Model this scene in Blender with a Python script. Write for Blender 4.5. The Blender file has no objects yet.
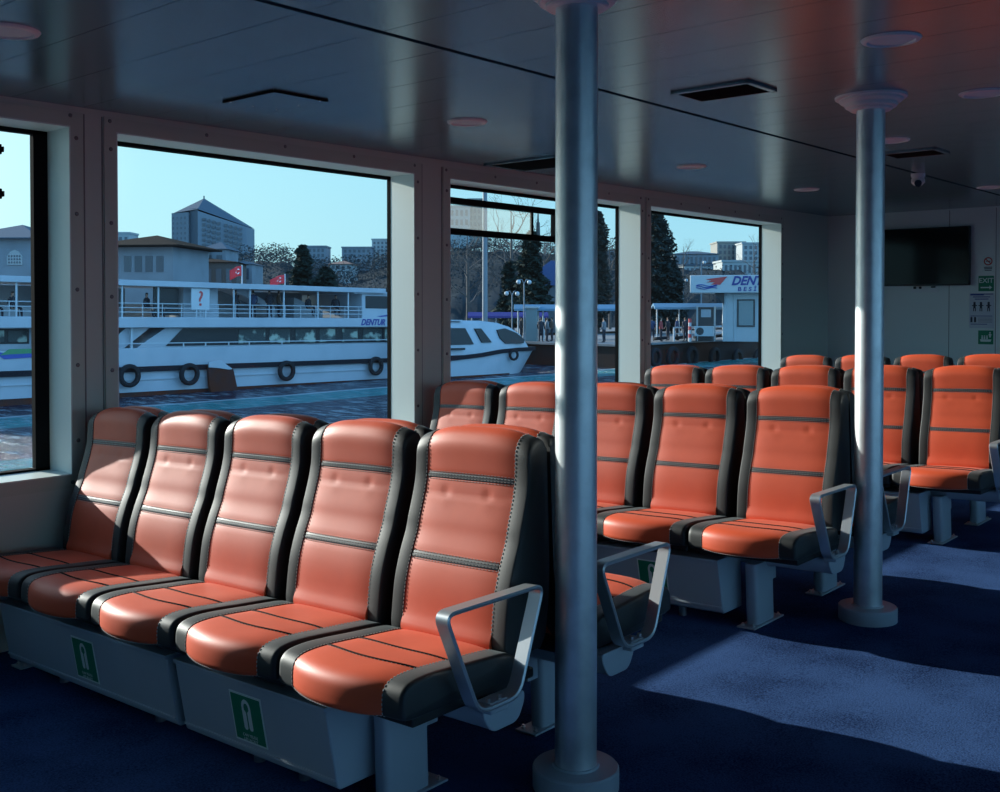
# Passenger saloon of a harbour ferry: rows of orange and black seats, window wall, harbour outside.
import bpy, math, random
from mathutils import Vector, Matrix, Euler
PI = math.pi
random.seed(7)
C = bpy.context.scene.collection
CAM_H = 1.285            # eye height over the deck datum
DECK = .034              # deck camber: the floor falls towards the window side
def deck_z(y): return -DECK * y
def ceil_z(y, x=2.): return 2.1725 - .0035 * y + .0062 * (x - 2)

# ------------------------------------------------------------------ materials
def mat(name, col, rough=.5, metal=0., spec=.5, bump=None, var=None, emit=None, coat=0., sheen=None):
    m = bpy.data.materials.new(name); m.use_nodes = True
    nt = m.node_tree; b = nt.nodes['Principled BSDF']
    b.inputs['Base Color'].default_value = (*col, 1); b.inputs['Roughness'].default_value = rough
    b.inputs['Metallic'].default_value = metal; b.inputs['Specular IOR Level'].default_value = spec
    b.inputs['Coat Weight'].default_value = coat
    if sheen: b.inputs['Sheen Weight'].default_value = sheen[0]; b.inputs['Sheen Tint'].default_value = (*sheen[1], 1); b.inputs['Sheen Roughness'].default_value = .4
    if emit: b.inputs['Emission Color'].default_value = (*emit[0], 1); b.inputs['Emission Strength'].default_value = emit[1]
    if var or bump:
        tc = nt.nodes.new('ShaderNodeTexCoord')
    if var:                                   # (scale, second colour, low, high)
        n = nt.nodes.new('ShaderNodeTexNoise'); n.inputs['Scale'].default_value = var[0]; n.inputs['Detail'].default_value = 6
        nt.links.new(tc.outputs['Object'], n.inputs['Vector'])
        r = nt.nodes.new('ShaderNodeMapRange'); r.inputs[1].default_value = var[2]; r.inputs[2].default_value = var[3]
        nt.links.new(n.outputs['Fac'], r.inputs[0])
        mx = nt.nodes.new('ShaderNodeMix'); mx.data_type = 'RGBA'
        mx.inputs[6].default_value = (*col, 1); mx.inputs[7].default_value = (*var[1], 1)
        nt.links.new(r.outputs[0], mx.inputs[0]); nt.links.new(mx.outputs[2], b.inputs['Base Color'])
    if bump:                                  # (scale, strength, distance)
        n = nt.nodes.new('ShaderNodeTexNoise'); n.inputs['Scale'].default_value = bump[0]; n.inputs['Detail'].default_value = 4
        nt.links.new(tc.outputs['Object'], n.inputs['Vector'])
        bp = nt.nodes.new('ShaderNodeBump'); bp.inputs['Strength'].default_value = bump[1]; bp.inputs['Distance'].default_value = bump[2]
        nt.links.new(n.outputs['Fac'], bp.inputs['Height']); nt.links.new(bp.outputs['Normal'], b.inputs['Normal'])
    return m
def glass_mat(name, tint, refl=1., dirt=0., dirt_col=(.8, .85, .9)):
    m = bpy.data.materials.new(name); m.use_nodes = True; nt = m.node_tree; nt.nodes.clear()
    out = nt.nodes.new('ShaderNodeOutputMaterial'); t = nt.nodes.new('ShaderNodeBsdfTransparent'); t.inputs[0].default_value = (*tint, 1)
    g = nt.nodes.new('ShaderNodeBsdfGlossy'); g.inputs['Roughness'].default_value = .02
    f = nt.nodes.new('ShaderNodeLayerWeight'); f.inputs[0].default_value = .5          # Schlick reflectance of a clear pane
    pw = nt.nodes.new('ShaderNodeMath'); pw.operation = 'POWER'; pw.inputs[1].default_value = 5; nt.links.new(f.outputs['Facing'], pw.inputs[0])
    mu = nt.nodes.new('ShaderNodeMath'); mu.operation = 'MULTIPLY_ADD'; mu.inputs[1].default_value = .96 * refl; mu.inputs[2].default_value = .035 * refl
    nt.links.new(pw.outputs[0], mu.inputs[0])
    mx = nt.nodes.new('ShaderNodeMixShader'); nt.links.new(mu.outputs[0], mx.inputs[0]); nt.links.new(t.outputs[0], mx.inputs[1]); nt.links.new(g.outputs[0], mx.inputs[2])
    last = mx
    if dirt:
        d = nt.nodes.new('ShaderNodeBsdfTranslucent'); d.inputs[0].default_value = (*dirt_col, 1)
        m2 = nt.nodes.new('ShaderNodeMixShader'); m2.inputs[0].default_value = dirt
        nt.links.new(mx.outputs[0], m2.inputs[1]); nt.links.new(d.outputs[0], m2.inputs[2]); last = m2
    nt.links.new(last.outputs[0], out.inputs[0]); return m
M = {}
M['orange'] = mat('orange_leather', (.76, .098, .028), .52, spec=.5, bump=(420, .18, .001), var=(9, (.70, .085, .024), .35, .7), sheen=(.05, (1., .85, .8)))
M['black'] = mat('black_leather', (.014, .017, .018), .56, spec=.6, bump=(380, .2, .001), sheen=(.08, (.8, .95, 1.)))
M['band'] = mat('charcoal_piping', (.05, .055, .06), .45, bump=(600, .3, .001))
M['seam'] = mat('dark_seam', (.02, .015, .014), .9, spec=.08)
M['thread'] = mat('white_thread', (.5, .5, .48), .9, spec=.1)
M['plastic_black'] = mat('black_plastic', (.012, .013, .014), .5)
M['grey_paint'] = mat('grey_powder_coat', (.40, .45, .51), .42, bump=(300, .08, .001), var=(3, (.37, .42, .48), .4, .7))
M['alu'] = mat('satin_aluminium', (.50, .54, .58), .42, metal=.7, bump=(200, .03, .001))
M['steel'] = mat('brushed_steel', (.74, .78, .80), .40, metal=.8, bump=(90, .05, .002), var=(14, (.60, .64, .66), .45, .75))
M['bolt'] = mat('bolt_steel', (.6, .6, .6), .3, metal=1.)
M['screw'] = mat('dark_screw', (.22, .21, .20), .3, metal=.8)
M['wall'] = mat('warm_white_wall_panel', (.64, .68, .59), .5, bump=(60, .03, .002))
M['trim'] = mat('warm_white_trim', (.58, .63, .53), .4)
M['reveal'] = mat('white_reveal', (.78, .84, .79), .4)
M['far_wall'] = mat('pale_grey_wall_panel', (.78, .82, .79), .45)
M['groove'] = mat('dark_groove', (.24, .24, .22), .8)
M['gasket'] = mat('black_rubber_gasket', (.010, .011, .012), .95, spec=.05)
M['ceiling'] = mat('satin_ceiling_panel', (.19, .29, .35), .24, metal=.72, spec=1., bump=(2.2, .04, .02))
M['ceil_dark'] = mat('dark_ceiling_void', (.01, .01, .012), .95, spec=.05)
M['white_plastic'] = mat('white_plastic', (.78, .80, .80), .4)
M['lamp_lens'] = mat('frosted_lamp_lens', (.66, .76, .80), .6)
M['lens'] = mat('camera_lens', (.01, .01, .012), .1)
M['tv'] = mat('television_screen', (.003, .004, .006), .10, spec=.16)
M['tv_frame'] = mat('television_frame', (.012, .012, .013), .4)
M['green'] = mat('safety_green', (.006, .22, .11), .45)
M['sign_white'] = mat('sign_white', (.72, .80, .76), .5)
M['paper'] = mat('poster_paper', (.62, .64, .70), .6)
M['ink'] = mat('dark_ink', (.04, .045, .07), .6)
M['red_ink'] = mat('red_ink', (.5, .03, .03), .6)
M['blue_ink'] = mat('blue_ink', (.05, .08, .3), .6)
M['grey_ink'] = mat('grey_ink', (.35, .36, .42), .6)
M['glass'] = glass_mat('window_glass', (.95, .985, .985), .10, .0006)
M['glass2'] = glass_mat('dusty_glass', (.88, .90, .88), 1.0, .06, (.9, .9, .86))
def carpet():
    m = mat('blue_carpet', (.020, .045, .135), .95, spec=.03)
    nt = m.node_tree; b = nt.nodes['Principled BSDF']; tc = nt.nodes.new('ShaderNodeTexCoord')
    n = nt.nodes.new('ShaderNodeTexNoise'); n.inputs['Scale'].default_value = 170; n.inputs['Detail'].default_value = 3
    n2 = nt.nodes.new('ShaderNodeTexNoise'); n2.inputs['Scale'].default_value = 3.2; n2.inputs['Detail'].default_value = 9
    for q in (n, n2): nt.links.new(tc.outputs['Object'], q.inputs['Vector'])
    ad = nt.nodes.new('ShaderNodeMath'); ad.operation = 'MULTIPLY_ADD'; ad.inputs[1].default_value = .75
    nt.links.new(n2.outputs['Fac'], ad.inputs[0]); nt.links.new(n.outputs['Fac'], ad.inputs[2])
    cr = nt.nodes.new('ShaderNodeValToRGB')
    e = cr.color_ramp.elements; e[0].position = .55; e[0].color = (.003, .010, .045, 1); e[1].position = .98; e[1].color = (.044, .098, .25, 1)
    nt.links.new(ad.outputs[0], cr.inputs[0]); nt.links.new(cr.outputs[0], b.inputs['Base Color'])
    bp = nt.nodes.new('ShaderNodeBump'); bp.inputs['Strength'].default_value = .5; bp.inputs['Distance'].default_value = .003
    nt.links.new(n.outputs['Fac'], bp.inputs['Height']); nt.links.new(bp.outputs['Normal'], b.inputs['Normal'])
    b.inputs['Sheen Weight'].default_value = .0
    return m
M['carpet'] = carpet()

# ------------------------------------------------------------------ mesh builder
def smoothstep(a, b, x):
    t = min(1, max(0, (x - a) / (b - a))); return t * t * (3 - 2 * t)
class MB:
    def __init__(s): s.v = []; s.f = []; s.m = []; s.cur = 0
    def add(s, vs, fs, m=None):
        o = len(s.v); s.v += [tuple(p) for p in vs]
        for f in fs: s.f.append(tuple(i + o for i in f)); s.m.append(s.cur if m is None else m)
        return s
    def hexa(s, p, m=None):      # 8 points: bottom ring, top ring
        return s.add(p, [(3, 2, 1, 0), (4, 5, 6, 7), (0, 1, 5, 4), (1, 2, 6, 5), (2, 3, 7, 6), (3, 0, 4, 7)], m)
    def box(s, a, b, m=None, rot=None, piv=None):
        x0, y0, z0 = a; x1, y1, z1 = b
        p = [Vector(q) for q in ((x0, y0, z0), (x1, y0, z0), (x1, y1, z0), (x0, y1, z0), (x0, y0, z1), (x1, y0, z1), (x1, y1, z1), (x0, y1, z1))]
        if rot is not None:
            piv = Vector(piv) if piv is not None else (Vector(a) + Vector(b)) / 2
            p = [piv + rot @ (q - piv) for q in p]
        return s.hexa(p, m)
    def cyl(s, p0, p1, r0, r1=None, n=16, m=None):
        r1 = r0 if r1 is None else r1; p0 = Vector(p0); p1 = Vector(p1); d = (p1 - p0).normalized()
        u = d.orthogonal().normalized(); w = d.cross(u); vs = []
        for p, r in ((p0, r0), (p1, r1)):
            for k in range(n): a = 2 * PI * k / n; vs.append(p + u * (r * math.cos(a)) + w * (r * math.sin(a)))
        fs = [(k, (k + 1) % n, n + (k + 1) % n, n + k) for k in range(n)] + [tuple(range(n - 1, -1, -1)), tuple(range(n, 2 * n))]
        return s.add(vs, fs, m)
    def lathe(s, c, prof, n=32, m=None):   # prof (r, z) about vertical axis
        vs = []; fs = []
        for r, z in prof:
            for k in range(n): a = 2 * PI * k / n; vs.append((c[0] + r * math.cos(a), c[1] + r * math.sin(a), c[2] + z))
        for i in range(len(prof) - 1):
            for k in range(n): fs.append((i * n + k, i * n + (k + 1) % n, (i + 1) * n + (k + 1) % n, (i + 1) * n + k))
        fs.append(tuple(range(n - 1, -1, -1))); fs.append(tuple(range((len(prof) - 1) * n, len(prof) * n)))
        return s.add(vs, fs, m)
    def sphere(s, c, r, nu=12, nv=8, sc=(1, 1, 1), m=None):
        prof = [(r * math.sin(PI * (i + .001) / (nv + .002)), -r * math.cos(PI * (i + .001) / (nv + .002))) for i in range(nv + 1)]
        vs = []; fs = []
        for rr, z in prof:
            for k in range(nu): a = 2 * PI * k / nu; vs.append((c[0] + sc[0] * rr * math.cos(a), c[1] + sc[1] * rr * math.sin(a), c[2] + sc[2] * z))
        for i in range(nv):
            for k in range(nu): fs.append((i * nu + k, i * nu + (k + 1) % nu, (i + 1) * nu + (k + 1) % nu, (i + 1) * nu + k))
        return s.add(vs, fs, m)
    def tube(s, path, r, n=8, closed=False, m=None):
        path = [Vector(p) for p in path]; L = len(path); vs = []; fs = []; up = None
        for i in range(L):
            a = path[i - 1] if (i > 0 or closed) else path[i]; b = path[(i + 1) % L] if (i < L - 1 or closed) else path[i]
            t = (b - a).normalized()
            if up is None: up = t.orthogonal().normalized()
            up = (up - t * up.dot(t)).normalized(); w = t.cross(up); rr = r[i] if isinstance(r, (list, tuple)) else r
            for k in range(n): q = 2 * PI * k / n; vs.append(path[i] + up * (rr * math.cos(q)) + w * (rr * math.sin(q)))
        for i in range(L if closed else L - 1):
            j = (i + 1) % L
            for k in range(n): fs.append((i * n + k, i * n + (k + 1) % n, j * n + (k + 1) % n, j * n + k))
        if not closed: fs += [tuple(range(n - 1, -1, -1)), tuple(range((L - 1) * n, L * n))]
        return s.add(vs, fs, m)
    def prism(s, poly, f0, f1, m=None):    # poly of 2-tuples; f0, f1 map (a, b) to a 3-D point on either end
        n = len(poly); vs = [f0(*p) for p in poly] + [f1(*p) for p in poly]
        fs = [(k, (k + 1) % n, n + (k + 1) % n, n + k) for k in range(n)] + [tuple(range(n - 1, -1, -1)), tuple(range(n, 2 * n))]
        return s.add(vs, fs, m)
    def rings(s, rg, caps=True, m=None, closed=True):
        n = len(rg[0]); vs = [p for r in rg for p in r]; fs = []
        for i in range(len(rg) - 1):
            for k in range(n if closed else n - 1): fs.append((i * n + k, i * n + (k + 1) % n, (i + 1) * n + (k + 1) % n, (i + 1) * n + k))
        if caps: fs += [tuple(range(n - 1, -1, -1)), tuple(range((len(rg) - 1) * n, len(rg) * n))]
        return s.add(vs, fs, m)
    def build(s, name, mats, parent=None, bevel=0, smooth=True, angle=38, loc=None, rot=None, kind=None, label=None):
        me = bpy.data.meshes.new(name); me.from_pydata(s.v, [], s.f)
        for q in (mats if isinstance(mats, (list, tuple)) else [mats]): me.materials.append(q)
        me.polygons.foreach_set('material_index', s.m)
        import bmesh
        bm = bmesh.new(); bm.from_mesh(me); bmesh.ops.recalc_face_normals(bm, faces=bm.faces[:]); bm.to_mesh(me); bm.free()
        if smooth: me.shade_smooth(); me.set_sharp_from_angle(angle=math.radians(angle))
        o = bpy.data.objects.new(name, me); C.objects.link(o)
        if parent: o.parent = parent
        if loc is not None: o.location = loc
        if rot is not None: o.rotation_euler = rot
        if bevel:
            b = o.modifiers.new('edge', 'BEVEL'); b.width = bevel; b.segments = 2; b.limit_method = 'ANGLE'; b.angle_limit = math.radians(40)
        if kind: o['kind'] = kind
        if label: o['label'] = label
        return o
def tag(o, label, cat, group=None, kind=None):
    o['label'] = label; o['category'] = cat
    if group: o['group'] = group
    if kind: o['kind'] = kind
    return o
def thing(name, label, cat, loc=(0, 0, 0), rot=(0, 0, 0), group=None):
    o = bpy.data.objects.new(name, None); C.objects.link(o); o.location = loc; o.rotation_euler = rot; o.empty_display_size = .1
    return tag(o, label, cat, group)
def dup(root, loc, rot=None, label=None, group=None):
    def cp(o, par):
        c = o.copy(); C.objects.link(c)
        if par: c.parent = par
        for ch in list(kids.get(o.name, [])): cp(ch, c)
        return c
    kids = {}
    for o in C.objects:
        if o.parent: kids.setdefault(o.parent.name, []).append(o)
    r = cp(root, None); r.location = loc
    if rot is not None: r.rotation_euler = rot
    if label: r['label'] = label
    if group: r['group'] = group
    return r
def struct(o, kind='structure'): o['kind'] = kind; return o
def text(name, body, size, m, parent, loc, rot, shear=0, bold=0, ext=.001, align='CENTER', sx=1.):
    cu = bpy.data.curves.new(name, 'FONT'); cu.body = body; cu.size = size; cu.shear = shear; cu.offset = bold; cu.extrude = ext
    cu.align_x = align; cu.align_y = 'CENTER'; cu.resolution_u = 3
    t = bpy.data.objects.new('lettering', cu); C.objects.link(t)
    bpy.context.view_layer.update()
    me = bpy.data.meshes.new_from_object(t.evaluated_get(bpy.context.evaluated_depsgraph_get())); bpy.data.objects.remove(t)
    me.materials.clear(); me.materials.append(m)
    o = bpy.data.objects.new(name, me); C.objects.link(o); o.parent = parent; o.location = loc; o.rotation_euler = rot; o.scale = (sx, 1, 1)
    return o
def catmull(pts, per=6):
    out = []; n = len(pts)
    for i in range(n - 1):
        p0 = pts[max(i - 1, 0)]; p1 = pts[i]; p2 = pts[i + 1]; p3 = pts[min(i + 2, n - 1)]
        for k in range(per):
            t = k / per
            out.append(tuple(.5 * (2 * p1[j] + (p2[j] - p0[j]) * t + (2 * p0[j] - 5 * p1[j] + 4 * p2[j] - p3[j]) * t * t + (3 * p1[j] - p0[j] - 3 * p2[j] + p3[j]) * t ** 3) for j in range(len(p1))))
    out.append(tuple(pts[-1])); return out

# ================================================================== THE SHELL
X0, X1, YP, YS = -4.2, 10.3, 4.38, -4.4
YG = 4.59                                     # glass line
SILL, HEAD = .552, 2.072
PORT = [(-2.25, -.12), (.1, 2.26), (2.474, 4.362), (4.662, 6.79), (6.93, 9.21)]
fl = MB(); fl.hexa([(X0, YS, deck_z(YS) - .06), (X1, YS, deck_z(YS) - .06), (X1, YP + .3, deck_z(YP + .3) - .06), (X0, YP + .3, deck_z(YP + .3) - .06),
                    (X0, YS, deck_z(YS)), (X1, YS, deck_z(YS)), (X1, YP + .3, deck_z(YP + .3)), (X0, YP + .3, deck_z(YP + .3))])
struct(fl.build('floor', M['carpet'], smooth=False))
def window_wall(name, side):
    s = 1 if side > 0 else -1; yi = YP if s > 0 else YS; yo = yi + s * .213
    w = MB()
    lo, hi = sorted((yi, yo))
    w.box((X0, lo, -.25), (X1 + .1, hi, SILL)); w.box((X0, lo, HEAD), (X1 + .1, hi, 2.36))
    xs = [X0] + [q for p in PORT for q in p] + [X1 + .1]
    for a, b in zip(xs[::2], xs[1::2]): w.box((a, lo, SILL), (b, hi, HEAD))
    struct(w.build(name, M['wall'], smooth=False))
    return s, yi, yo
def trims(side):
    s = 1 if side > 0 else -1; yi = YP if s > 0 else YS
    for i, (a, b) in enumerate(PORT):
        t = MB(); pr = -s * .007; W = .058
        def slab(x0, x1, z0, z1, m=0):
            lo, hi = sorted((yi, yi + pr)); t.box((x0, lo, z0), (x1, hi, z1), m)
        slab(a - W, b + W, HEAD, HEAD + .062); slab(a - W, b + W, SILL - .055, SILL); slab(a - W, a, SILL, HEAD); slab(b, b + W, SILL, HEAD)
        # reveal lining
        y2 = YG - .02 if s > 0 else yi - .19; lo, hi = sorted((yi + pr, y2))
        for q in (((a, lo, SILL), (a + .006, hi, HEAD)), ((b - .006, lo, SILL), (b, hi, HEAD)), ((a, lo, HEAD - .006), (b, hi, HEAD)), ((a, lo, SILL), (b, hi, SILL + .006))): t.box(*q, 1)
        if s > 0:
            def screw(x, z): t.sphere((x, yi + pr, z), .0095, 10, 6, (1, .5, 1), 2)
            n = 5
            for k in range(n):
                z = SILL + .12 + k * (HEAD - SILL - .2) / (n - 1); screw(a - W * .45, z); screw(b + W * .45, z + .03)
            m_ = max(2, round((b - a) / .42))
            for k in range(m_ + 1):
                x = a + k * (b - a) / m_; screw(x + (.0 if k else -.03), HEAD + .045); screw(x, SILL - .03)
        o = t.build('trim_%d' % (i + 1 if s > 0 else i + 6), [M['trim'], M['reveal'], M['screw']], angle=30); struct(o)
def frames(side):
    s = 1 if side > 0 else -1
    for i, (a, b) in enumerate(PORT):
        yg = YG if s > 0 else YS - .2
        root = bpy.data.objects.new('window_%d' % (i + 1 if s > 0 else i + 6), None); C.objects.link(root); struct(root); root.location = ((a + b) / 2, yg, SILL)
        f = MB(); h = b - a; x0, x1 = -h / 2, h / 2; H = HEAD - SILL; g = .022
        side_w = .07 if (s > 0 and i == 1) else .016
        f.box((x0, -.02, 0), (x0 + side_w, .03, H)); f.box((x1 - (side_w if side_w > .05 else .007), -.02, 0), (x1, .012, H)); f.box((x0, -.02, H - g), (x1, .03, H)); f.box((x0, -.02, 0), (x1, .03, .016))
        f.build('window_frame', M['gasket'], root, smooth=False)
        p = MB(); p.box((x0 + .01, -.003, .01), (x1 - .01, .003, H - .01)); p.build('window_pane', M['glass'], root, smooth=False)
        if s > 0 and i == 3:
            r = MB()
            for z in (1.966 - SILL, 1.770 - SILL): r.box((x0, -.035, z - .02), (5.99 - (a + b) / 2, .012, z + .02)); 
            r.box((5.99 - (a + b) / 2 - .03, -.035, 1.75 - SILL), (5.99 - (a + b) / 2, .012, 1.986 - SILL))
            r.build('vent_rail', M['gasket'], root, bevel=.004)
            q = MB(); e = 5.69 - (a + b) / 2; q.box((x0, -.028, 1.790 - SILL), (e, -.022, 1.946 - SILL)); q.build('sliding_vent_pane', M['glass2'], root, smooth=False)
            q = MB(); q.box((e, -.031, 1.788 - SILL), (e + .022, -.016, 1.948 - SILL)); q.build('vent_pane_edge', M['gasket'], root, smooth=False)
        if s > 0 and i == 1:
            r = MB(); e = 2.055 - (a + b) / 2
            for z in (1.964 - SILL, 1.773 - SILL): r.box((x0 + .07, -.035, z - .022), (e - .008, .012, z + .022)); r.box((e - .008, -.04, z - .012), (e, .012, z + .012))
            r.build('vent_rail', M['gasket'], root, bevel=.003)
window_wall('wall_left', 1); trims(1); frames(1)
window_wall('wall_right', -1); trims(-1); frames(-1)
# grooved middle panels of the window columns
g = MB()
for a, b in ((2.325, 2.409), (4.428, 4.596), (6.855, 6.866)):
    for x in ({a, b} if b - a > .05 else {(a + b) / 2}): g.box((x - .003, YP - .0015, SILL - .05), (x + .003, YP + .01, HEAD + .06))
struct(g.build('trim_11', M['groove'], smooth=False))
fw = MB(); fw.box((X1, YS, -.25), (X1 + .1, YP + .3, 2.36)); struct(fw.build('wall_far', M['far_wall'], smooth=False))
fs_ = MB()
for y in (3.192, 2.779): fs_.box((X1 - .0015, y - .003, -.1), (X1 + .004, y + .003, 2.2))
struct(fs_.build('trim_12', M['groove'], smooth=False))
nw = MB(); nw.box((X0 - .1, YS - .3, -.25), (X0, YP + .3, 2.36)); struct(nw.build('wall_near', M['far_wall'], smooth=False))
# ceiling: planks running across the ship, split by dark channels along it
ce = MB(); CH = [4.379, 2.475, .55, -1.4, -3.35, -4.399]
x = 1.695 - .31 * 20
edges = []
while x < X1 + .31: edges.append(x); x += .31
for k, (y1, y0) in enumerate(zip(CH[:-1], CH[1:])):
    y1 -= .015 if k else .0; y0 += .015
    for a, b in zip(edges[:-1], edges[1:]):
        a = max(a, X0); b = min(b, X1)
        if b - a < .02: continue
        a += .0015; b -= .0015
        ce.hexa([*[(q, r, ceil_z(r, q) + dz) for dz in (0, .02) for q, r in ((a, y0), (b, y0), (b, y1), (a, y1))]])
ceil = struct(ce.build('ceiling', M['ceiling'], smooth=False))
cb = MB(); cb.hexa([*[(q, r, ceil_z(r, q) + .045) for q, r in ((X0, YS), (X1, YS), (X1, YP), (X0, YP))], (X0, YS, 2.5), (X1, YS, 2.5), (X1, YP, 2.5), (X0, YP, 2.5)])
cb.build('channel_backing', M['ceil_dark'], ceil, smooth=False)

# ================================================================== CEILING FITTINGS
CT = -math.atan(.0035)                          # ceiling camber
def ceil_thing(name, label, cat, x, y, group=None, rz=0): return thing(name, label, cat, (x, y, ceil_z(y, x)), (CT, -math.atan(.0062), rz), group)
def downlight(x, y, label):
    t = ceil_thing('ceiling_light', label, 'ceiling light', x, y, 'unlit round ceiling lights')
    a = MB(); a.lathe((0, 0, 0), [(.074, 0), (.074, -.004), (.078, -.010), (.092, -.007), (.097, 0)], 40); a.build('trim_ring', M['white_plastic'], t)
    b = MB(); b.lathe((0, 0, 0), [(.073, -.001), (.073, -.0035), (.05, -.005), (.002, -.0055)], 40); b.build('lens', M['lamp_lens'], t)
    return t
for x, y, l in [(1.52, 3.335, 'round unlit ceiling light near the window wall above the large left window'),
                (3.72, 3.375, 'round unlit ceiling light over the pillar between the two middle windows'),
                (3.51, 1.28, 'large round unlit ceiling light beside the top of the rear steel pole'),
                (4.67, 1.315, 'round unlit ceiling light cut by the right edge of the photo, pinkish in shade'),
                (5.90, 3.42, 'small round ceiling light in front of the third window, right of the front steel pole'),
                (7.71, 3.455, 'small round ceiling light nearest the corner beside the television wall'),
                (5.69, 2.07, 'small ceiling light half hidden behind the rear steel pole'),
                (8.55, 2.355, 'small round ceiling light farthest off, in front of the television wall by the right edge')]:
    downlight(x, y, l)
h = ceil_thing('ceiling_hatch', 'square access hatch in the blue-grey ceiling above the big left window', 'ceiling hatch', 2.785, 3.63)
a = MB(); a.box((-.137, -.172, -.004), (.137, .168, .004)); a.build('hatch_panel', M['ceiling'], h, bevel=.002)
a = MB(); a.box((-.145, -.178, -.009), (-.138, .172, .0)); a.box((-.145, -.180, -.009), (.140, -.173, .0)); a.build('hatch_shadow_gap', M['gasket'], h, smooth=False)  # black strips stand in for the shadow gap along two edges
for px, py in ((-.12, .15), (.12, .15), (.12, -.15), (.0, .155), (.125, 0)): a = MB(); a.sphere((px, py, -.004), .005, 8, 4, (1, 1, .5)); a.build('screw', M['bolt'], h)
def vent(x, y, lx, ly, label):
    t = ceil_thing('ceiling_vent', label, 'ceiling vent', x, y)
    f = MB(); w = .022
    for q in (((-lx / 2, -ly / 2, -.012), (lx / 2, -ly / 2 + w, 0)), ((-lx / 2, ly / 2 - w, -.012), (lx / 2, ly / 2, 0)), ((-lx / 2, -ly / 2, -.012), (-lx / 2 + w, ly / 2, 0)), ((lx / 2 - w, -ly / 2, -.012), (lx / 2, ly / 2, 0))): f.box(*q)
    f.build('vent_frame', M['ceiling'], t, bevel=.002)
    b = MB(); b.box((-lx / 2 + w, -ly / 2 + w, -.003), (lx / 2 - w, ly / 2 - w, 0)); b.build('vent_backing', M['ceil_dark'], t, smooth=False)
    sl = MB(); n = max(5, int((lx - 2 * w) / .022))
    for k in range(n):
        c = -lx / 2 + w + (k + .5) * (lx - 2 * w) / n
        sl.box((c - .004, -ly / 2 + w, -.011), (c + .004, ly / 2 - w, -.002), rot=Matrix.Rotation(.5, 3, 'Y'))
    for k in (-1, 0, 1): sl.box((-lx / 2 + w, k * ly * .22 - .003, -.0105), (lx / 2 - w, k * ly * .22 + .003, -.003))
    sl.build('vent_slats', M['gasket'], t, smooth=False)
vent(3.890, 2.105, .25, .355, 'dark slatted air vent in the ceiling between the two steel poles')
vent(5.10, 4.03, .40, .56, 'long dark air vent against the window wall, partly behind the front steel pole')
vent(6.26, 2.14, .26, .32, 'faint dark air vent in the ceiling behind the rear pole, near the security camera')
t = ceil_thing('security_camera', 'small white dome security camera hanging from the ceiling right of the rear pole', 'security camera', 7.317, 2.478)
a = MB(); a.lathe((0, 0, 0), [(.058, 0), (.058, -.02), (.048, -.035)], 28); a.build('mount_base', M['white_plastic'], t)
a = MB(); a.lathe((0, 0, 0), [(.046, -.035), (.056, -.05), (.056, -.075), (.03, -.10), (.004, -.107)], 28); a.build('dome', M['white_plastic'], t)
a = MB(); d = Vector((-.93, -.33, -.2)).normalized(); p = Vector((0, 0, -.075)); a.cyl(p + d * .03, p + d * .06, .032, .030, 20); a.build('lens', M['lens'], t)
t.scale = (.8, .8, .8)

# ================================================================== STEEL POLES
def pole(x, y, label):
    z0 = deck_z(y); zt = ceil_z(y, x)
    t = thing('support_pole', label, 'pole', (x, y, z0)); t['kind'] = 'thing'
    a = MB(); a.cyl((0, 0, 0), (0, 0, zt - z0), .0585, n=48); a.build('pole_shaft', M['steel'], t)
    a = MB(); a.lathe((0, 0, 0), [(.0595, 0), (.118, 0), (.121, .004), (.121, .058), (.117, .063), (.066, .064), (.064, .069), (.0595, .070)], 56); a.build('base_collar', M['grey_paint'], t)
    a = MB(); H = zt - z0; a.lathe((0, 0, H), [(.0595, -.060), (.083, -.060), (.088, -.056), (.088, -.050), (.104, -.046), (.108, -.040), (.108, -.030), (.124, -.026), (.130, -.02), (.130, -.012), (.146, -.009), (.148, 0), (.06, 0)], 56)
    a.build('ceiling_rosette', M['white_plastic'], t)
pole(2.352, 1.725, 'tall round steel pole in the foreground at the aisle end of the front seats')
pole(4.432, 1.700, 'round steel pole farther back with its ceiling rosette in full view')

# ================================================================== SEATS
BK = [(-.105, .385), (-.118, .41), (-.117, .45), (-.101, .55), (-.076, .627), (-.049, .69), (-.037, .73), (-.020, .78), (-.008, .82), (-.001, .855), (.003, .90), (.006, .945), (.014, .968), (.026, .985), (.044, .995), (.062, .997), (.076, .99), (.084, .97)]
FRONT = [(x - .092, z) for x, z in catmull(BK, 4)]
BACK_POLY = FRONT + [(-.008, .90), (-.008, .75), (-.01, .60), (-.02, .50), (-.035, .42), (-.06, .388)]
NF = len(FRONT)
def norms(poly):
    n = len(poly); out = []
    for i in range(n):
        ax, az = poly[i - 1]; bx, bz = poly[(i + 1) % n]; tx, tz = bx - ax, bz - az; l = math.hypot(tx, tz) or 1
        out.append((-tz / l, tx / l))          # outward for this winding (front up, over the top, back down)
    return out
BN = norms(BACK_POLY)
def topdrop(y, z): return -.030 * smoothstep(.82, 1.0, z) * (abs(y) / .225) ** 3
def seam_d(z, zc, w): return math.exp(-((z - zc) / w) ** 2)
def back_pt(i, y, inset=0., y_out=None):
    x, z = BACK_POLY[i]; nx, nz = BN[i]; d = -inset
    return (x + nx * d, y if y_out is None else y_out, z + nz * d + topdrop(y, z))
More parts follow.
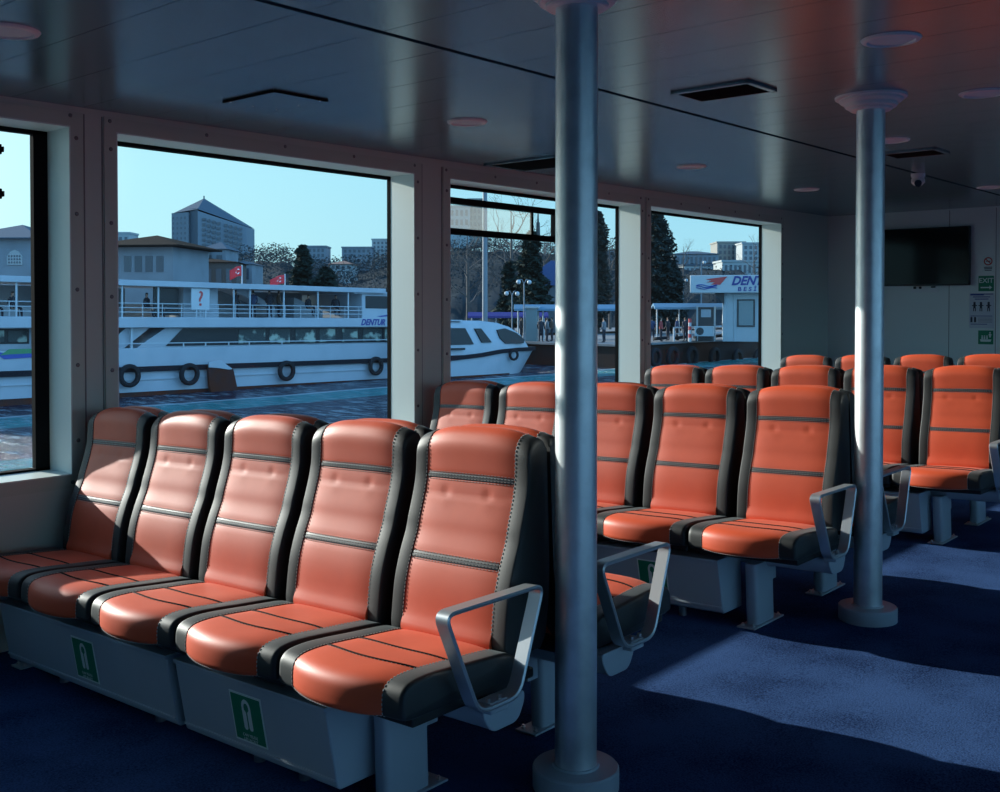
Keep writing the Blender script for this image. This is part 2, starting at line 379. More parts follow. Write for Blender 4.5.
def back_insert():
    b = MB(); HW = .1735; rg = []
    ys = [-HW + 2 * HW * k / 28 for k in range(29)]
    for y in ys:
        t = abs(y) / HW; ring = []
        for i, (x, z) in enumerate(BACK_POLY):
            ins = .002 - .005 * (1 - t ** 4) if i < NF - 2 else 0
            if i < NF:
                ins += .0028 * seam_d(z, .805, .005) * (1 - t ** 8) + .003 * seam_d(z, .855, .008) + .003 * seam_d(z, .627, .008)
                for yy in (-.082, .082): ins += .0024 * math.exp(-(((y - yy) / .014) ** 2 + ((z - .809) / .014) ** 2))
                ins -= .0008 * math.exp(-(((y - .082) / .02) ** 2 + ((z - .785) / .014) ** 2)) + .0008 * math.exp(-(((y + .082) / .02) ** 2 + ((z - .785) / .014) ** 2))
                ins -= .010 * smoothstep(.465, .425, z)                  # stitched skirt at the foot of the back
            ring.append(back_pt(i, y, ins))
        rg.append(ring)
    b.rings(rg); return b
def back_bolster(s):
    b = MB(); rg = []
    for y, ins in ((.171, .005), (.1735, .0), (.178, -.0010), (.214, -.0012), (.220, -.0004), (.2232, .0025), (.2245, .007)):
        rg.append([back_pt(i, s * y, ins if i < NF - 2 else 0) for i in range(len(BACK_POLY))])
    b.rings(rg); return b
SEAT = [(-.10, .345), (-.10, .400), (-.13, .414), (-.20, .421), (-.27, .426), (-.34, .432), (-.41, .4365), (-.458, .436), (-.490, .4315), (-.508, .4225), (-.5185, .408), (-.522, .388), (-.5225, .368), (-.519, .350), (-.49, .343)]
S_TOP = [SEAT[0]] + [(x, z) for x, z in catmull(SEAT[1:], 3)]
S_POLY = [(x - .092, z) for x, z in S_TOP]
SN = [(-a, -b) for a, b in norms(S_POLY)]
SN = norms(S_POLY[::-1])[::-1]
def bow(x, y): return -.034 * smoothstep(-.22, -.56, x) * max(0, 1 - (y / .19) ** 2)
def seat_pt(i, y, inset):
    x, z = S_POLY[i]; nx, nz = SN[i]; d = -inset
    return (x + nx * d + bow(x, y), y, z + nz * d)
def seat_insert():
    b = MB(); HW = .1735; rg = []
    for k in range(25):
        y = -HW + 2 * HW * k / 24; t = abs(y) / HW; ring = []
        for i, (x, z) in enumerate(S_POLY):
            ins = .002 - .007 * (1 - t ** 4)
            ring.append(seat_pt(i, y, ins if 1 <= i < len(S_POLY) - 1 else 0))
        rg.append(ring)
    b.rings(rg); return b
def seat_bolster(s):
    b = MB(); rg = []
    for y, ins in ((.171, .005), (.1735, 0), (.178, -.0010), (.225, -.0012), (.235, .000), (.240, .004), (.2415, .009)):
        rg.append([seat_pt(i, s * y, ins if i else 0) for i in range(len(S_POLY))])
    b.rings(rg); return b
def dashes(b, pts, L=.0065, gap=.0045, w=.0011):
    acc = 0.; on = True; start = Vector(pts[0]); need = L
    for p, q in zip(pts[:-1], pts[1:]):
        p = Vector(p); q = Vector(q); seg = (q - p).length; pos = 0.
        if seg < 1e-7: continue
        d = (q - p) / seg
        while pos + need <= seg:
            pos += need; e = p + d * pos
            if on: b.cyl(start, e, w, n=4)
            on = not on; start = e; need = L if on else gap
        need -= (seg - pos)
def front_line(y, off, z0=.44, z1=1.2):
    return [back_pt(i, y, -off) for i in range(1, NF) if z0 <= BACK_POLY[i][1] <= z1]
def across(zc, off, hw=.168, n=24):
    i = min(range(NF), key=lambda k: abs(BACK_POLY[k][1] - zc) if BACK_POLY[k][1] < 1 else 9)
    # interpolate the exact height on the front curve
    for j in range(NF - 1):
        if BACK_POLY[j][1] <= zc <= BACK_POLY[j + 1][1]:
            t = (zc - BACK_POLY[j][1]) / (BACK_POLY[j + 1][1] - BACK_POLY[j][1]); x = BACK_POLY[j][0] * (1 - t) + BACK_POLY[j + 1][0] * t; break
    out = []
    for k in range(n + 1):
        y = -hw + 2 * hw * k / n; t = abs(y) / .1735
        out.append((x + .002 - .005 * (1 - t ** 4) - off, y, zc + topdrop(y, zc)))
    return out
def seat_seam(sx):
    j = min(range(3, len(S_POLY)), key=lambda k: abs(S_POLY[k][0] - sx) + (9 if S_POLY[k][1] < .41 else 0))
    return [(sx + bow(sx, y), y, S_POLY[j][1] + .0046 - .007 * (abs(y) / .1735) ** 4) for y in [-.172 + .344 * k / 20 for k in range(21)]]
def make_seat():
    t = thing('passenger_chair', 'seat', 'seat')
    b = back_insert(); b.cur = 1
    for s in (-1, 1): dashes(b, front_line(s * .1735, .0012), .006, .0055)
    dashes(b, across(.438, .0062), .006, .005); dashes(b, across(.805, -.0035), .004, .006, .0008)
    b.build('backrest', [M['orange'], M['thread']], t, angle=60)
    for s in (-1, 1): back_bolster(s).build('back_bolster', M['black'], t, angle=28)
    b = seat_insert(); b.cur = 1
    for s in (-1, 1): dashes(b, [(seat_pt(i, s * .1735, -.0008)) for i in range(3, len(S_POLY) - 1)], .006, .0055)
    for sx in (-.492, -.382):
        b.cur = 2; b.tube([(x, y, z + .0012) for x, y, z in seat_seam(sx)], .0028, 6); b.cur = 1; dashes(b, [(x - .0042, y, z + .0008) for x, y, z in seat_seam(sx)], .004, .010, .0007)
    jf = len(S_POLY) - 4
    dashes(b, [seat_pt(jf, y, .002 - .007 * (1 - (abs(y) / .1735) ** 4) - .0012) for y in [-.17 + .34 * k / 20 for k in range(21)]], .006, .005)
    b.build('cushion', [M['orange'], M['thread'], M['seam']], t, angle=60)
    for s in (-1, 1): seat_bolster(s).build('cushion_bolster', M['black'], t, angle=50)
    for zc in (.855, .627):
        b = MB()
        lo = across(zc - .0095, -.0010); hi = across(zc + .0095, -.0010); mid = across(zc, .0012)
        b.rings([[a, m_, c, (c[0] + .012, c[1], c[2]), (a[0] + .012, a[1], a[2])] for a, m_, c in zip(lo, mid, hi)]); b.cur = 1
        for dz in (-.0115, -.004, .004, .0115): dashes(b, across(zc + dz, .0004 if abs(dz) > .01 else .0012), .0065, .006, .0010)
        b.build('seam_band', [M['band'], M['thread']], t)
    pan = MB(); pan.box((-.575, -.232, .318), (-.10, .232, .347)); pan.build('seat_pan', M['plastic_black'], t, bevel=.006)
    return t
ROWS = {   # mid plane of the pair, first seat's left stitch, facing, wording
 'A': (2.365, 4.198, -1, 'front row with two green lifejacket stickers below'),
 'B': (2.365, 4.198, 1, 'row turned away behind the front row'),
 'C': (4.486, 4.174, -1, 'second facing row, behind the front steel pole'),
 'D': (4.486, 4.174, 1, 'row turned away behind the second facing row'),
 'E': (6.614, 4.087, -1, 'third facing row, behind the rear steel pole'),
 'F': (6.614, 4.087, 1, 'row turned away behind the third facing row'),
 'G': (8.740, 4.035, -1, 'last row in front of the television wall')}
POS = ['window-end seat', 'second seat from the window', 'middle seat', 'second seat from the aisle', 'aisle-end seat beside the armrest']
EXTRA = {'A0': 'orange window-end seat of the front row, half in shadow beside the window pillar',
         'A4': 'large orange aisle-end seat of the front row beside the armrest and front steel pole',
         'B4': 'orange aisle-end seat turned away behind the front steel pole, only its cushion showing',
         'C4': 'orange aisle-end seat with armrest just left of the rear steel pole',
         'E3': 'orange seat directly behind the rear steel pole in the third facing row',
         'E4': 'orange aisle-end seat at the right edge, just right of the rear steel pole'}
proto = None
for key, (xm, y0, face, words) in ROWS.items():
    for i in range(5):
        yc = y0 - .1728 - .5 * i; rot = (-DECK, 0, 0) if face < 0 else (DECK, 0, PI)
        label = EXTRA.get(key + str(i), 'orange %s in the %s' % (POS[i], words))
        if proto is None: proto = make_seat(); s_ = proto
        else: s_ = dup(proto, (0, 0, 0))
        s_.location = (xm, yc, deck_z(yc)); s_.rotation_euler = rot; s_['label'] = label; s_['group'] = 'orange and black seats in pairs of rows'

# seat frames
def rounded(poly, r, seg=5):
    out = []; n = len(poly)
    for i in range(n):
        p = Vector(poly[i]); a = Vector(poly[i - 1]) - p; b = Vector(poly[(i + 1) % n]) - p
        k = min(r, a.length * .45, b.length * .45); s0 = p + a.normalized() * k; s1 = p + b.normalized() * k
        for j in range(seg + 1):
            t = j / seg; out.append(tuple(s0 * (1 - t) ** 2 + p * 2 * t * (1 - t) + s1 * t * t))
    return out
def make_frame(face=-1):
    t = thing('seat_frame', 'frame', 'seat frame')
    s = 1 if face < 0 else -1                 # which way the wall lies in local y
    prof = rounded([(-.350, .312), (-.350, .285), (-.320, .238), (-.215, .238), (-.186, .285), (-.186, .312)], .03)
    b = MB(); ya, yb = -.308 * s, 2.1 * s
    b.prism(prof, lambda x, z: (x, ya, z), lambda x, z: (x, yb, z)); b.build('beam', M['grey_paint'], t, angle=50)
    b = MB(); b.prism([( -.268 + (x + .268) * 1.03, .275 + (z - .275) * 1.03) for x, z in prof], lambda x, z: (x, ya - .012 * s, z), lambda x, z: (x, ya, z)); b.build('beam_end_cap', M['grey_paint'], t, bevel=.003)
    for y in (0., 2.04 * s):
        p = MB(); pr = rounded([(-.426, -.028), (-.426, .028), (-.256, .028), (-.256, -.028)], .022)
        p.prism(pr, lambda a, c: (a, c + y, .006), lambda a, c: (a, c + y, .262)); o = p.build('post', M['grey_paint'], t, angle=50)
        q = MB(); q.box((-.30, y - .012, .165), (-.205, y + .012, .262)); q.build('gusset', M['grey_paint'], o, bevel=.003)
        q = MB(); q.box((-.478, y - .042, 0), (-.200, y + .042, .007)); q.build('base_plate', M['grey_paint'], o, bevel=.002)
        for bx in (-.455, -.222):
            for by in (-.025, .025): q = MB(); q.cyl((bx, y + by, .007), (bx, y + by, .013), .008, n=6); q.cyl((bx, y + by, .013), (bx, y + by, .019), .004, n=8); q.build('bolt', M['bolt'], o)
    loop = rounded([(-.412, .316), (-.531, .598), (-.128, .596), (-.246, .316)], .046, 8)
    n = len(loop); cx = sum(p[0] for p in loop) / n; cz = sum(p[1] for p in loop) / n
    b = MB(); rg = []
    for i, (x, z) in enumerate(loop):
        a = Vector(loop[i - 1]); c = Vector(loop[(i + 1) % n]); tt = (c - a).normalized(); nn = Vector((-tt.y, tt.x))
        if nn.dot(Vector((x - cx, z - cz))) < 0: nn = -nn
        o_ = Vector((x, z)); i_ = o_ - nn * .011; yy = -.338 * s; w = .023
        rg.append([(o_.x, yy - w + .003, o_.y), (o_.x, yy + w - .003, o_.y), ((o_.x + i_.x) / 2, yy + w, (o_.y + i_.y) / 2), (i_.x, yy + w - .003, i_.y), (i_.x, yy - w + .003, i_.y), ((o_.x + i_.x) / 2, yy - w, (o_.y + i_.y) / 2)])
    rg.append(rg[0]); b.rings(rg, caps=False); ar = b.build('armrest', M['alu'], t, angle=45)
    q = MB(); q.box((-.36, -.352 * s, .300), (-.29, -.30 * s, .330)); q.build('armrest_bracket', M['grey_paint'], ar, bevel=.004)
    for bx in (-.355, -.31): q = MB(); q.cyl((bx, -.338 * s, .330), (bx, -.338 * s, .341), .007, n=6); q.build('bolt', M['bolt'], ar)
    return t
FR = {'A': 'grey seat frame with bright armrest loop at the end of the front row',
      'B': 'grey seat frame with dark armrest loop right behind the front steel pole',
      'C': 'grey seat frame with bright armrest loop left of the rear steel pole',
      'D': 'grey seat frame with dark armrest loop just right of the rear steel pole',
      'E': 'grey seat frame with armrest cut by the right edge of the photo',
      'F': 'grey seat frame with its posts showing beneath the third facing row',
      'G': 'grey seat frame hidden behind the third pair of rows, below the television wall seats'}
fa = make_frame(-1); fb = make_frame(1); used = set()
for key, (xm, y0, face, words) in ROWS.items():
    yb = 2.08 + y0 - 4.198; src = fa if face < 0 else fb
    o = src if face not in used else dup(src, (0, 0, 0)); used.add(face)
    o.location = (xm, yb, deck_z(yb)); o.rotation_euler = (-DECK, 0, 0) if face < 0 else (DECK, 0, PI)
    o['label'] = FR[key]; o['group'] = 'seat frames'

# lockers below the facing rows
def jacket_sign(parent, y, zc, w=.150, hgt=.150):
    ang = math.atan2(.033, .205)               # slant of the locker front
    R = Matrix.Rotation(-ang, 4, 'Y')
    xf = lambda z: -.565 + .033 * (.275 - z) / .205
    root = MB()
    def quad(b, y0, y1, z0, z1, off, m=0):
        b.hexa([(xf(z0) - off, y0, z0), (xf(z0) + .0, y0, z0), (xf(z0), y1, z0), (xf(z0) - off, y1, z0), (xf(z1) - off, y0, z1), (xf(z1), y0, z1), (xf(z1), y1, z1), (xf(z1) - off, y1, z1)], m)
    quad(root, y - w / 2, y + w / 2, zc - hgt / 2, zc + hgt / 2, .0015)
    o = root.build('lifejacket_sign', M['sign_white'], parent, smooth=False)
    b = MB(); quad(b, y - w / 2 + .006, y + w / 2 - .006, zc - hgt / 2 + .006, zc + hgt / 2 - .006, .0022); b.build('green_field', M['green'], o, smooth=False)
    b = MB()                                    # lifejacket pictogram: collar ring and two float panels
    pts = [(.021 * math.sin(a), .026 * math.cos(a)) for a in [-1.9 + 3.8 * k / 14 for k in range(15)]]
    zj = zc + .034
    for (a0, b0), (a1, b1) in zip(pts[:-1], pts[1:]):
        def P(a, q, r): z = zj + q * r; return (xf(z) - .003, y + a * r, z)
        b.add([P(a0, b0, 1), P(a1, b1, 1), P(a1, b1, .52), P(a0, b0, .52)], [(0, 1, 2, 3)])
    for s in (-1, 1):
        za, zb = zj + .004, zj - .062; p = [(xf(z) - .003, y + s * q, z) for q, z in ((.003, za - .018), (.021, za), (.021, zb), (.017, zb - .006), (.007, zb - .006), (.003, zb))]
        b.add(p, [tuple(range(6))])
    b.build('pictogram', M['sign_white'], o, smooth=False)
    zt = zc - .052
    for k, body in enumerate(('CAN YELEĞİ', 'LIFE JACKET')):
        z = zt - k * .013; text('lettering', body, .0125, M['sign_white'], o, (xf(z) - .0028, y, z), Euler((PI / 2, 0, -PI / 2)), ext=.0002)
def locker(x, y0, yoff, ya, yb, sign_y, label, zc=.180):
    t = thing('lifejacket_locker', label, 'locker', (x, yoff, deck_z(yoff)), (-DECK, 0, 0), 'grey lifejacket lockers under the seats')
    y0_, y1_ = ya - yoff, yb - yoff
    prof = [(-.565, .290), (-.565, .275), (-.532, .070), (-.52, .062), (-.362, .062), (-.362, .290)]
    b = MB(); b.prism(prof, lambda a, z: (a, y0_, z), lambda a, z: (a, y1_, z)); b.build('locker_body', M['grey_paint'], t, bevel=.004)
    b = MB(); b.box((-.573, y0_ - .002, .283), (-.362, y1_ + .002, .296)); b.build('locker_lid', M['grey_paint'], t, bevel=.002)
    b = MB(); b.hexa([(-.541, y0_ + .004, .088), (-.530, y0_ + .004, .088), (-.530, y1_ - .004, .088), (-.541, y1_ - .004, .088), (-.5400, y0_ + .004, .093), (-.530, y0_ + .004, .093), (-.530, y1_ - .004, .093), (-.5400, y1_ - .004, .093)]); b.build('drip_lip', M['grey_paint'], t, smooth=False)
    for yy in (y0_ + .25, y1_ - .25): b = MB(); b.cyl((-.44, yy, 0), (-.44, yy, .066), .018, n=12); b.build('foot', M['bolt'], t)
    if sign_y is not None: jacket_sign(t, sign_y - yoff, zc)
locker(2.365, 4.198, 3.4, 2.89, 4.05, 3.43, 'long grey locker with a green lifejacket sticker under the window-side front seats')
locker(2.365, 4.198, 2.5, 2.130, 2.845, 2.495, 'grey locker with green lifejacket sticker, sunlit streak, nearest under the front row')
locker(4.486, 4.174, 3.4, 2.86, 4.05, None, 'long grey locker hidden mostly behind the front row, under the second facing row')
locker(4.486, 4.174, 2.5, 2.13, 2.83, 2.46, 'grey locker with a green sticker seen through the dark armrest behind the front pole')
locker(6.614, 4.087, 2.4, 2.02, 2.75, None, 'small grey locker under the third facing row, right of the rear pole')

# ================================================================== TELEVISION WALL
XW = X1
tv = thing('television', 'black flat television on the grey end wall beside the rear steel pole', 'television', (XW, 3.473, 1.49))
b = MB(); b.box((-.055, -.482, 0), (-.020, .482, .553)); b.build('casing', M['tv_frame'], tv, bevel=.006)
b = MB(); b.box((-.0565, -.470, .016), (-.054, .470, .542)); b.build('screen', M['tv'], tv, smooth=False)
b = MB(); b.box((-.02, -.2, .12), (.0, .2, .42)); b.build('wall_mount', M['tv_frame'], tv, smooth=False)
b = MB(); b.box((-.012, -.13, -.062), (0, .13, -.012)); b.cyl((-.02, .03, -.018), (-.02, .05, -.018), .012, n=10, m=1); b.box((-.022, .08, -.03), (-.012, .105, -.005), 1); b.box((-.022, -.1, -.02), (-.012, -.06, -.006), 1)
b.build('cable_tray', [M['white_plastic'], M['plastic_black']], tv, bevel=.002, loc=(0, -.06, 0))
def plate(name, label, cat, y, z, w, hgt, m):
    t = thing(name, label, cat, (XW, y, z)); b = MB(); b.box((-.004, -w / 2, -hgt / 2), (0, w / 2, hgt / 2)); b.build('board', m, t, bevel=.001); return t
RW = Euler((PI / 2, 0, -PI / 2))
def rect(b, y0, y1, z0, z1, off=.0048, m=0): b.box((-off, y0, z0), (-.003, y1, z1), m)
s1 = plate('no_smoking_sign', 'small white no smoking sign, topmost of the signs beside the television', 'sign', 2.845, 1.684, .10, .15, M['sign_white'])
b = MB(); ring = []
for k in range(28):
    a = 2 * PI * k / 28; ring.append([(-.0055, r * math.cos(a), .025 + r * math.sin(a)) for r in (.028, .038)])
ring.append(ring[0]); b.rings(ring, caps=False, closed=False); b.box((-.0055, -.033, .021), (-.004, .033, .029), rot=Matrix.Rotation(.78, 3, 'X')); b.build('red_ring', M['red_ink'], s1, smooth=False)
b = MB(); rect(b, -.02, .02, .022, .029); rect(b, -.036, .036, -.034, -.026); rect(b, -.034, .034, -.048, -.040); rect(b, -.03, .03, -.062, -.055); b.build('black_print', M['ink'], s1, smooth=False)
s2 = plate('exit_sign', 'green EXIT sign with white arrow on the end wall right of the television', 'sign', 2.862, 1.504, .135, .142, M['green'])
text('lettering', 'EXIT', .062, M['sign_white'], s2, (-.0045, 0, .026), RW, bold=.001, ext=.0005)
b = MB(); rect(b, -.03, .048, -.043, -.031); b.prism([(-.03, -.018), (-.052, -.037), (-.03, -.056)], lambda y, z: (-.0048, y, z), lambda y, z: (-.003, y, z)); b.build('arrow', M['sign_white'], s2, smooth=False)
s3 = plate('safety_poster', 'white safety instruction poster with small figures between two green signs', 'poster', 2.90, 1.252, .215, .325, M['paper'])
b = MB()
for z, w in ((.128, .075), (.108, .06)): rect(b, -w, w, z - .004, z + .004)
rect(b, -.095, .095, -.052, -.046); rect(b, -.05, .095, -.128, -.122); rect(b, -.1, .1, .150, .158); rect(b, -.02, .1, .142, .150)
b.build('blue_print', M['blue_ink'], s3, smooth=False)
for y in (.062, .005, -.062):
    b = MB(); b.sphere((-.005, y, .072), .011, 10, 6, (.3, 1, 1)); rect(b, y - .010, y + .010, .022, .064); rect(b, y - .022, y + .022, .044, .052); rect(b, y - .012, y - .004, -.005, .022); rect(b, y + .004, y + .012, -.005, .022); b.build('figure', M['ink'], s3, smooth=False)
for y in (.088, .056): b = MB(); b.sphere((-.005, y, -.066), .009, 10, 6, (.3, 1, 1)); rect(b, y - .009, y + .009, -.108, -.07); b.build('figure', M['ink'], s3, smooth=False)
b = MB()
for k in range(4): rect(b, -.095, .03, -.07 - k * .013, -.064 - k * .013)
b.build('grey_print', M['grey_ink'], s3, smooth=False)
s4 = plate('assembly_sign', 'green pictogram sign with white figures, lowest beside the television', 'sign', 2.862, 1.005, .132, .128, M['green'])
b = MB(); b.prism([(.05, -.018), (-.05, -.018), (-.043, -.04), (.043, -.04)], lambda y, z: (-.0048, y, z), lambda y, z: (-.003, y, z))
for y in (.03, .01, -.012): b.sphere((-.005, y, .012), .007, 8, 6, (.3, 1, 1)); rect(b, y - .007, y + .007, -.016, .003)
b.sphere((-.005, -.038, .045), .007, 8, 6, (.3, 1, 1)); rect(b, -.045, -.031, .0, .036); rect(b, -.052, -.024, .02, .028)
b.build('pictogram', M['sign_white'], s4, smooth=False)
# ================================================================== THE HARBOUR OUTSIDE
SEA = -2.75
YAWF = .7056
def spot(u, d, v=None):                        # image pixel column u, assumed distance d (and pixel row v) -> metres
    r = (u - 500) / 1046.9; x = d * (math.cos(YAWF) + r * math.sin(YAWF)); y = d * (math.sin(YAWF) - r * math.cos(YAWF))
    return (x, y) if v is None else (x, y, CAM_H + (307.2 - v) / 1046.9 * d)
def lev(v, d): return CAM_H + (307.2 - v) / 1046.9 * d
X = {}
X['white'] = mat('ship_white_paint', (.36, .41, .46), .4, var=(.7, (.30, .35, .40), .45, .75))
X['dk'] = mat('ship_dark_window', (.012, .02, .026), .3, spec=.25)
X['pane'] = mat('ship_window_pane', (.03, .05, .055), .3, spec=.25, var=(1.5, (.34, .42, .36), .50, .60))
X['deckback'] = mat('deck_shade_glazing', (.16, .22, .27), .5, spec=.2)  # toned down for the windows and shade below the ferry roof
X['boot'] = mat('red_brown_antifouling', (.085, .026, .016), .8, spec=.08, var=(1.2, (.05, .03, .03), .4, .65))
X['rub'] = mat('black_rubbing_strake', (.012, .014, .02), .7, spec=.1)
X['tyre'] = mat('tyre_rubber', (.016, .018, .022), .7, spec=.12)
X['rail'] = mat('white_rail_paint', (.42, .47, .51), .4)
X['blue'] = mat('navy_lettering', (.02, .035, .22), .4)
X['stripe_b'] = mat('blue_stripe', (.02, .06, .32), .4)
X['stripe_g'] = mat('green_stripe', (.04, .22, .09), .4)
X['red'] = mat('flag_red', (.62, .02, .03), .6)
X['flagw'] = mat('flag_white', (.8, .8, .8), .6)
X['signred'] = mat('sign_red', (.5, .05, .05), .4)
X['board'] = mat('white_board', (.44, .49, .52), .5)
X['skin'] = mat('skin', (.42, .24, .17), .5)
X['cloth'] = [mat('dark_coat', (.02, .024, .035), .8), mat('navy_coat', (.03, .05, .11), .8), mat('brown_coat', (.09, .06, .045), .8), mat('grey_coat', (.16, .17, .19), .8), mat('red_coat', (.30, .05, .05), .8)]
X['trouser'] = mat('dark_trousers', (.015, .018, .03), .8)
X['hair'] = mat('dark_hair', (.012, .010, .009), .7)
X['concrete'] = mat('quay_concrete', (.20, .21, .22), .9, spec=.1, var=(.6, (.14, .145, .15), .4, .7))
X['quayface'] = mat('rusty_quay_face', (.05, .026, .02), .9, spec=.05, var=(.5, (.03, .025, .025), .4, .6))
X['canopy'] = mat('blue_canopy', (.13, .24, .34), .7, spec=.1)
X['purple'] = mat('purple_awning', (.06, .055, .20), .7, spec=.1)
X['kiosk'] = mat('kiosk_white', (.37, .43, .46), .5, var=(1., (.32, .38, .41), .4, .7))
X['kpane'] = mat('kiosk_window', (.15, .22, .24), .2)
X['metal'] = mat('grey_metal', (.17, .20, .23), .55, spec=.3)
X['darkmetal'] = mat('dark_metal', (.03, .035, .04), .5)
X['screen'] = mat('machine_screen', (.25, .33, .40), .2)
X['bark'] = mat('bark', (.06, .05, .045), .9)
X['leafdk'] = mat('dark_evergreen_leaf', (.011, .024, .021), .85, spec=.12, var=(2., (.022, .038, .030), .4, .7))
X['leafcy'] = mat('cypress_leaf', (.014, .026, .026), .85, spec=.12, var=(2., (.028, .042, .040), .4, .7))
X['twig'] = mat('bare_twig', (.085, .075, .07), .9)
X['hill'] = mat('wooded_hillside', (.018, .027, .033), .95, spec=.05, var=(.05, (.034, .045, .052), .4, .65))
X['wood'] = mat('winter_woodland', (.018, .026, .030), .95, spec=.05, var=(.06, (.034, .044, .048), .4, .65))
X['stone'] = mat('tower_stone', (.16, .20, .235), .8)
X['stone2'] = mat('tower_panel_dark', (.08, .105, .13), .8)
X['glassd'] = mat('far_window', (.07, .09, .11), .3)
X['slate'] = mat('slate_roof', (.09, .12, .15), .8, spec=.1)
X['tile'] = mat('brown_roof_tile', (.022, .017, .015), .95, spec=.04, var=(1.5, (.014, .012, .011), .4, .7))
X['redtile'] = mat('red_roof_tile', (.22, .11, .08), .8)
X['plaster'] = mat('grey_plaster', (.20, .24, .275), .85, var=(.5, (.165, .195, .225), .4, .7))
X['pale'] = mat('pale_plaster', (.32, .36, .37), .8)
X['ochre'] = mat('ochre_plaster', (.24, .24, .22), .8)
X['brick'] = mat('brown_wall', (.085, .075, .07), .85)
X['navyroof'] = mat('navy_roof', (.03, .06, .16), .5)
# ---- sea
m = bpy.data.materials.new('harbour_water'); m.use_nodes = True; nt = m.node_tree; b_ = nt.nodes['Principled BSDF']
tc_ = nt.nodes.new('ShaderNodeTexCoord'); b_.inputs['Roughness'].default_value = .18; b_.inputs['Specular IOR Level'].default_value = .35; b_.inputs['IOR'].default_value = 1.33
mp = nt.nodes.new('ShaderNodeMapping'); mp.inputs['Scale'].default_value = (.62, .20, 1); nt.links.new(tc_.outputs['Object'], mp.inputs[0])
n1 = nt.nodes.new('ShaderNodeTexNoise'); n1.inputs['Scale'].default_value = 4.6; n1.inputs['Detail'].default_value = 8; n1.inputs['Roughness'].default_value = .62; nt.links.new(mp.outputs[0], n1.inputs['Vector'])
bp_ = nt.nodes.new('ShaderNodeBump'); bp_.inputs['Strength'].default_value = 1.; bp_.inputs['Distance'].default_value = 1.1; nt.links.new(n1.outputs['Fac'], bp_.inputs['Height']); nt.links.new(bp_.outputs[0], b_.inputs['Normal'])
sp_ = nt.nodes.new('ShaderNodeSeparateXYZ'); nt.links.new(tc_.outputs['Object'], sp_.inputs[0])
n2 = nt.nodes.new('ShaderNodeTexNoise'); n2.inputs['Scale'].default_value = .25; n2.inputs['Detail'].default_value = 3; nt.links.new(tc_.outputs['Object'], n2.inputs['Vector'])
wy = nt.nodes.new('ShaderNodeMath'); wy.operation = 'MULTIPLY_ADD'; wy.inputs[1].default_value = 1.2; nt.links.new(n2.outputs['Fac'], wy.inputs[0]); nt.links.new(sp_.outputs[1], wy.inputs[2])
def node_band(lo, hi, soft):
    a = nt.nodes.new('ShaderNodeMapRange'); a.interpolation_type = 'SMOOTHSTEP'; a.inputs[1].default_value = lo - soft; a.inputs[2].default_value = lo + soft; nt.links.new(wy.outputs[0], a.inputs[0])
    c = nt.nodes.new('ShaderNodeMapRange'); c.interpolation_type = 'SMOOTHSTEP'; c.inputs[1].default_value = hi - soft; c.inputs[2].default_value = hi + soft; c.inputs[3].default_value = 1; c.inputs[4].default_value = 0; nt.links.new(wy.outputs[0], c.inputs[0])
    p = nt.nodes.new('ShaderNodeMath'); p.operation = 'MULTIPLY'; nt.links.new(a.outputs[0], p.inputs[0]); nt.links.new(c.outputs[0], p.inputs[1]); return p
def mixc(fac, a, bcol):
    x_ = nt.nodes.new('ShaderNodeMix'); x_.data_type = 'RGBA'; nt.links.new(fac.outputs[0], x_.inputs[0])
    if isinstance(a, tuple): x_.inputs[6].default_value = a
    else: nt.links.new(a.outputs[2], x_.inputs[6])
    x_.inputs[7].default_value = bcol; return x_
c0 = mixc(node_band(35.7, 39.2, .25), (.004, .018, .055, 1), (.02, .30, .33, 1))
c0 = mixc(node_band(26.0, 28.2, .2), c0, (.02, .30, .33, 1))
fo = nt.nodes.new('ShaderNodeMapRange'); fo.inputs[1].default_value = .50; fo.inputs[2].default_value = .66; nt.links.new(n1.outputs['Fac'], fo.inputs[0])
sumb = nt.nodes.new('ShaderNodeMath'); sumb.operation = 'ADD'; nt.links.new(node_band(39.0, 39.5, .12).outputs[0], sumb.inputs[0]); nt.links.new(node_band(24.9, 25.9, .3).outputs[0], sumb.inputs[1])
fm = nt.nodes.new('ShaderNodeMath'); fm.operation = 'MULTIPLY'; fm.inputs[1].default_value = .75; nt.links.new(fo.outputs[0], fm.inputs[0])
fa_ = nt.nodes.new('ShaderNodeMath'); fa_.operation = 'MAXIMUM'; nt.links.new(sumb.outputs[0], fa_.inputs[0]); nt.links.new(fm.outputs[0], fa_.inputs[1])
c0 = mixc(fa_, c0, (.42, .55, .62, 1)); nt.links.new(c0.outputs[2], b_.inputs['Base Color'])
s_ = MB(); s_.add([(-400, 7, SEA), (900, 7, SEA), (900, 900, SEA), (-400, 900, SEA)], [(0, 1, 2, 3)]); s_.add([(-400, -900, SEA), (900, -900, SEA), (900, -7, SEA), (-400, -7, SEA)], [(0, 1, 2, 3)])
sea = struct(s_.build('water', m, smooth=False))

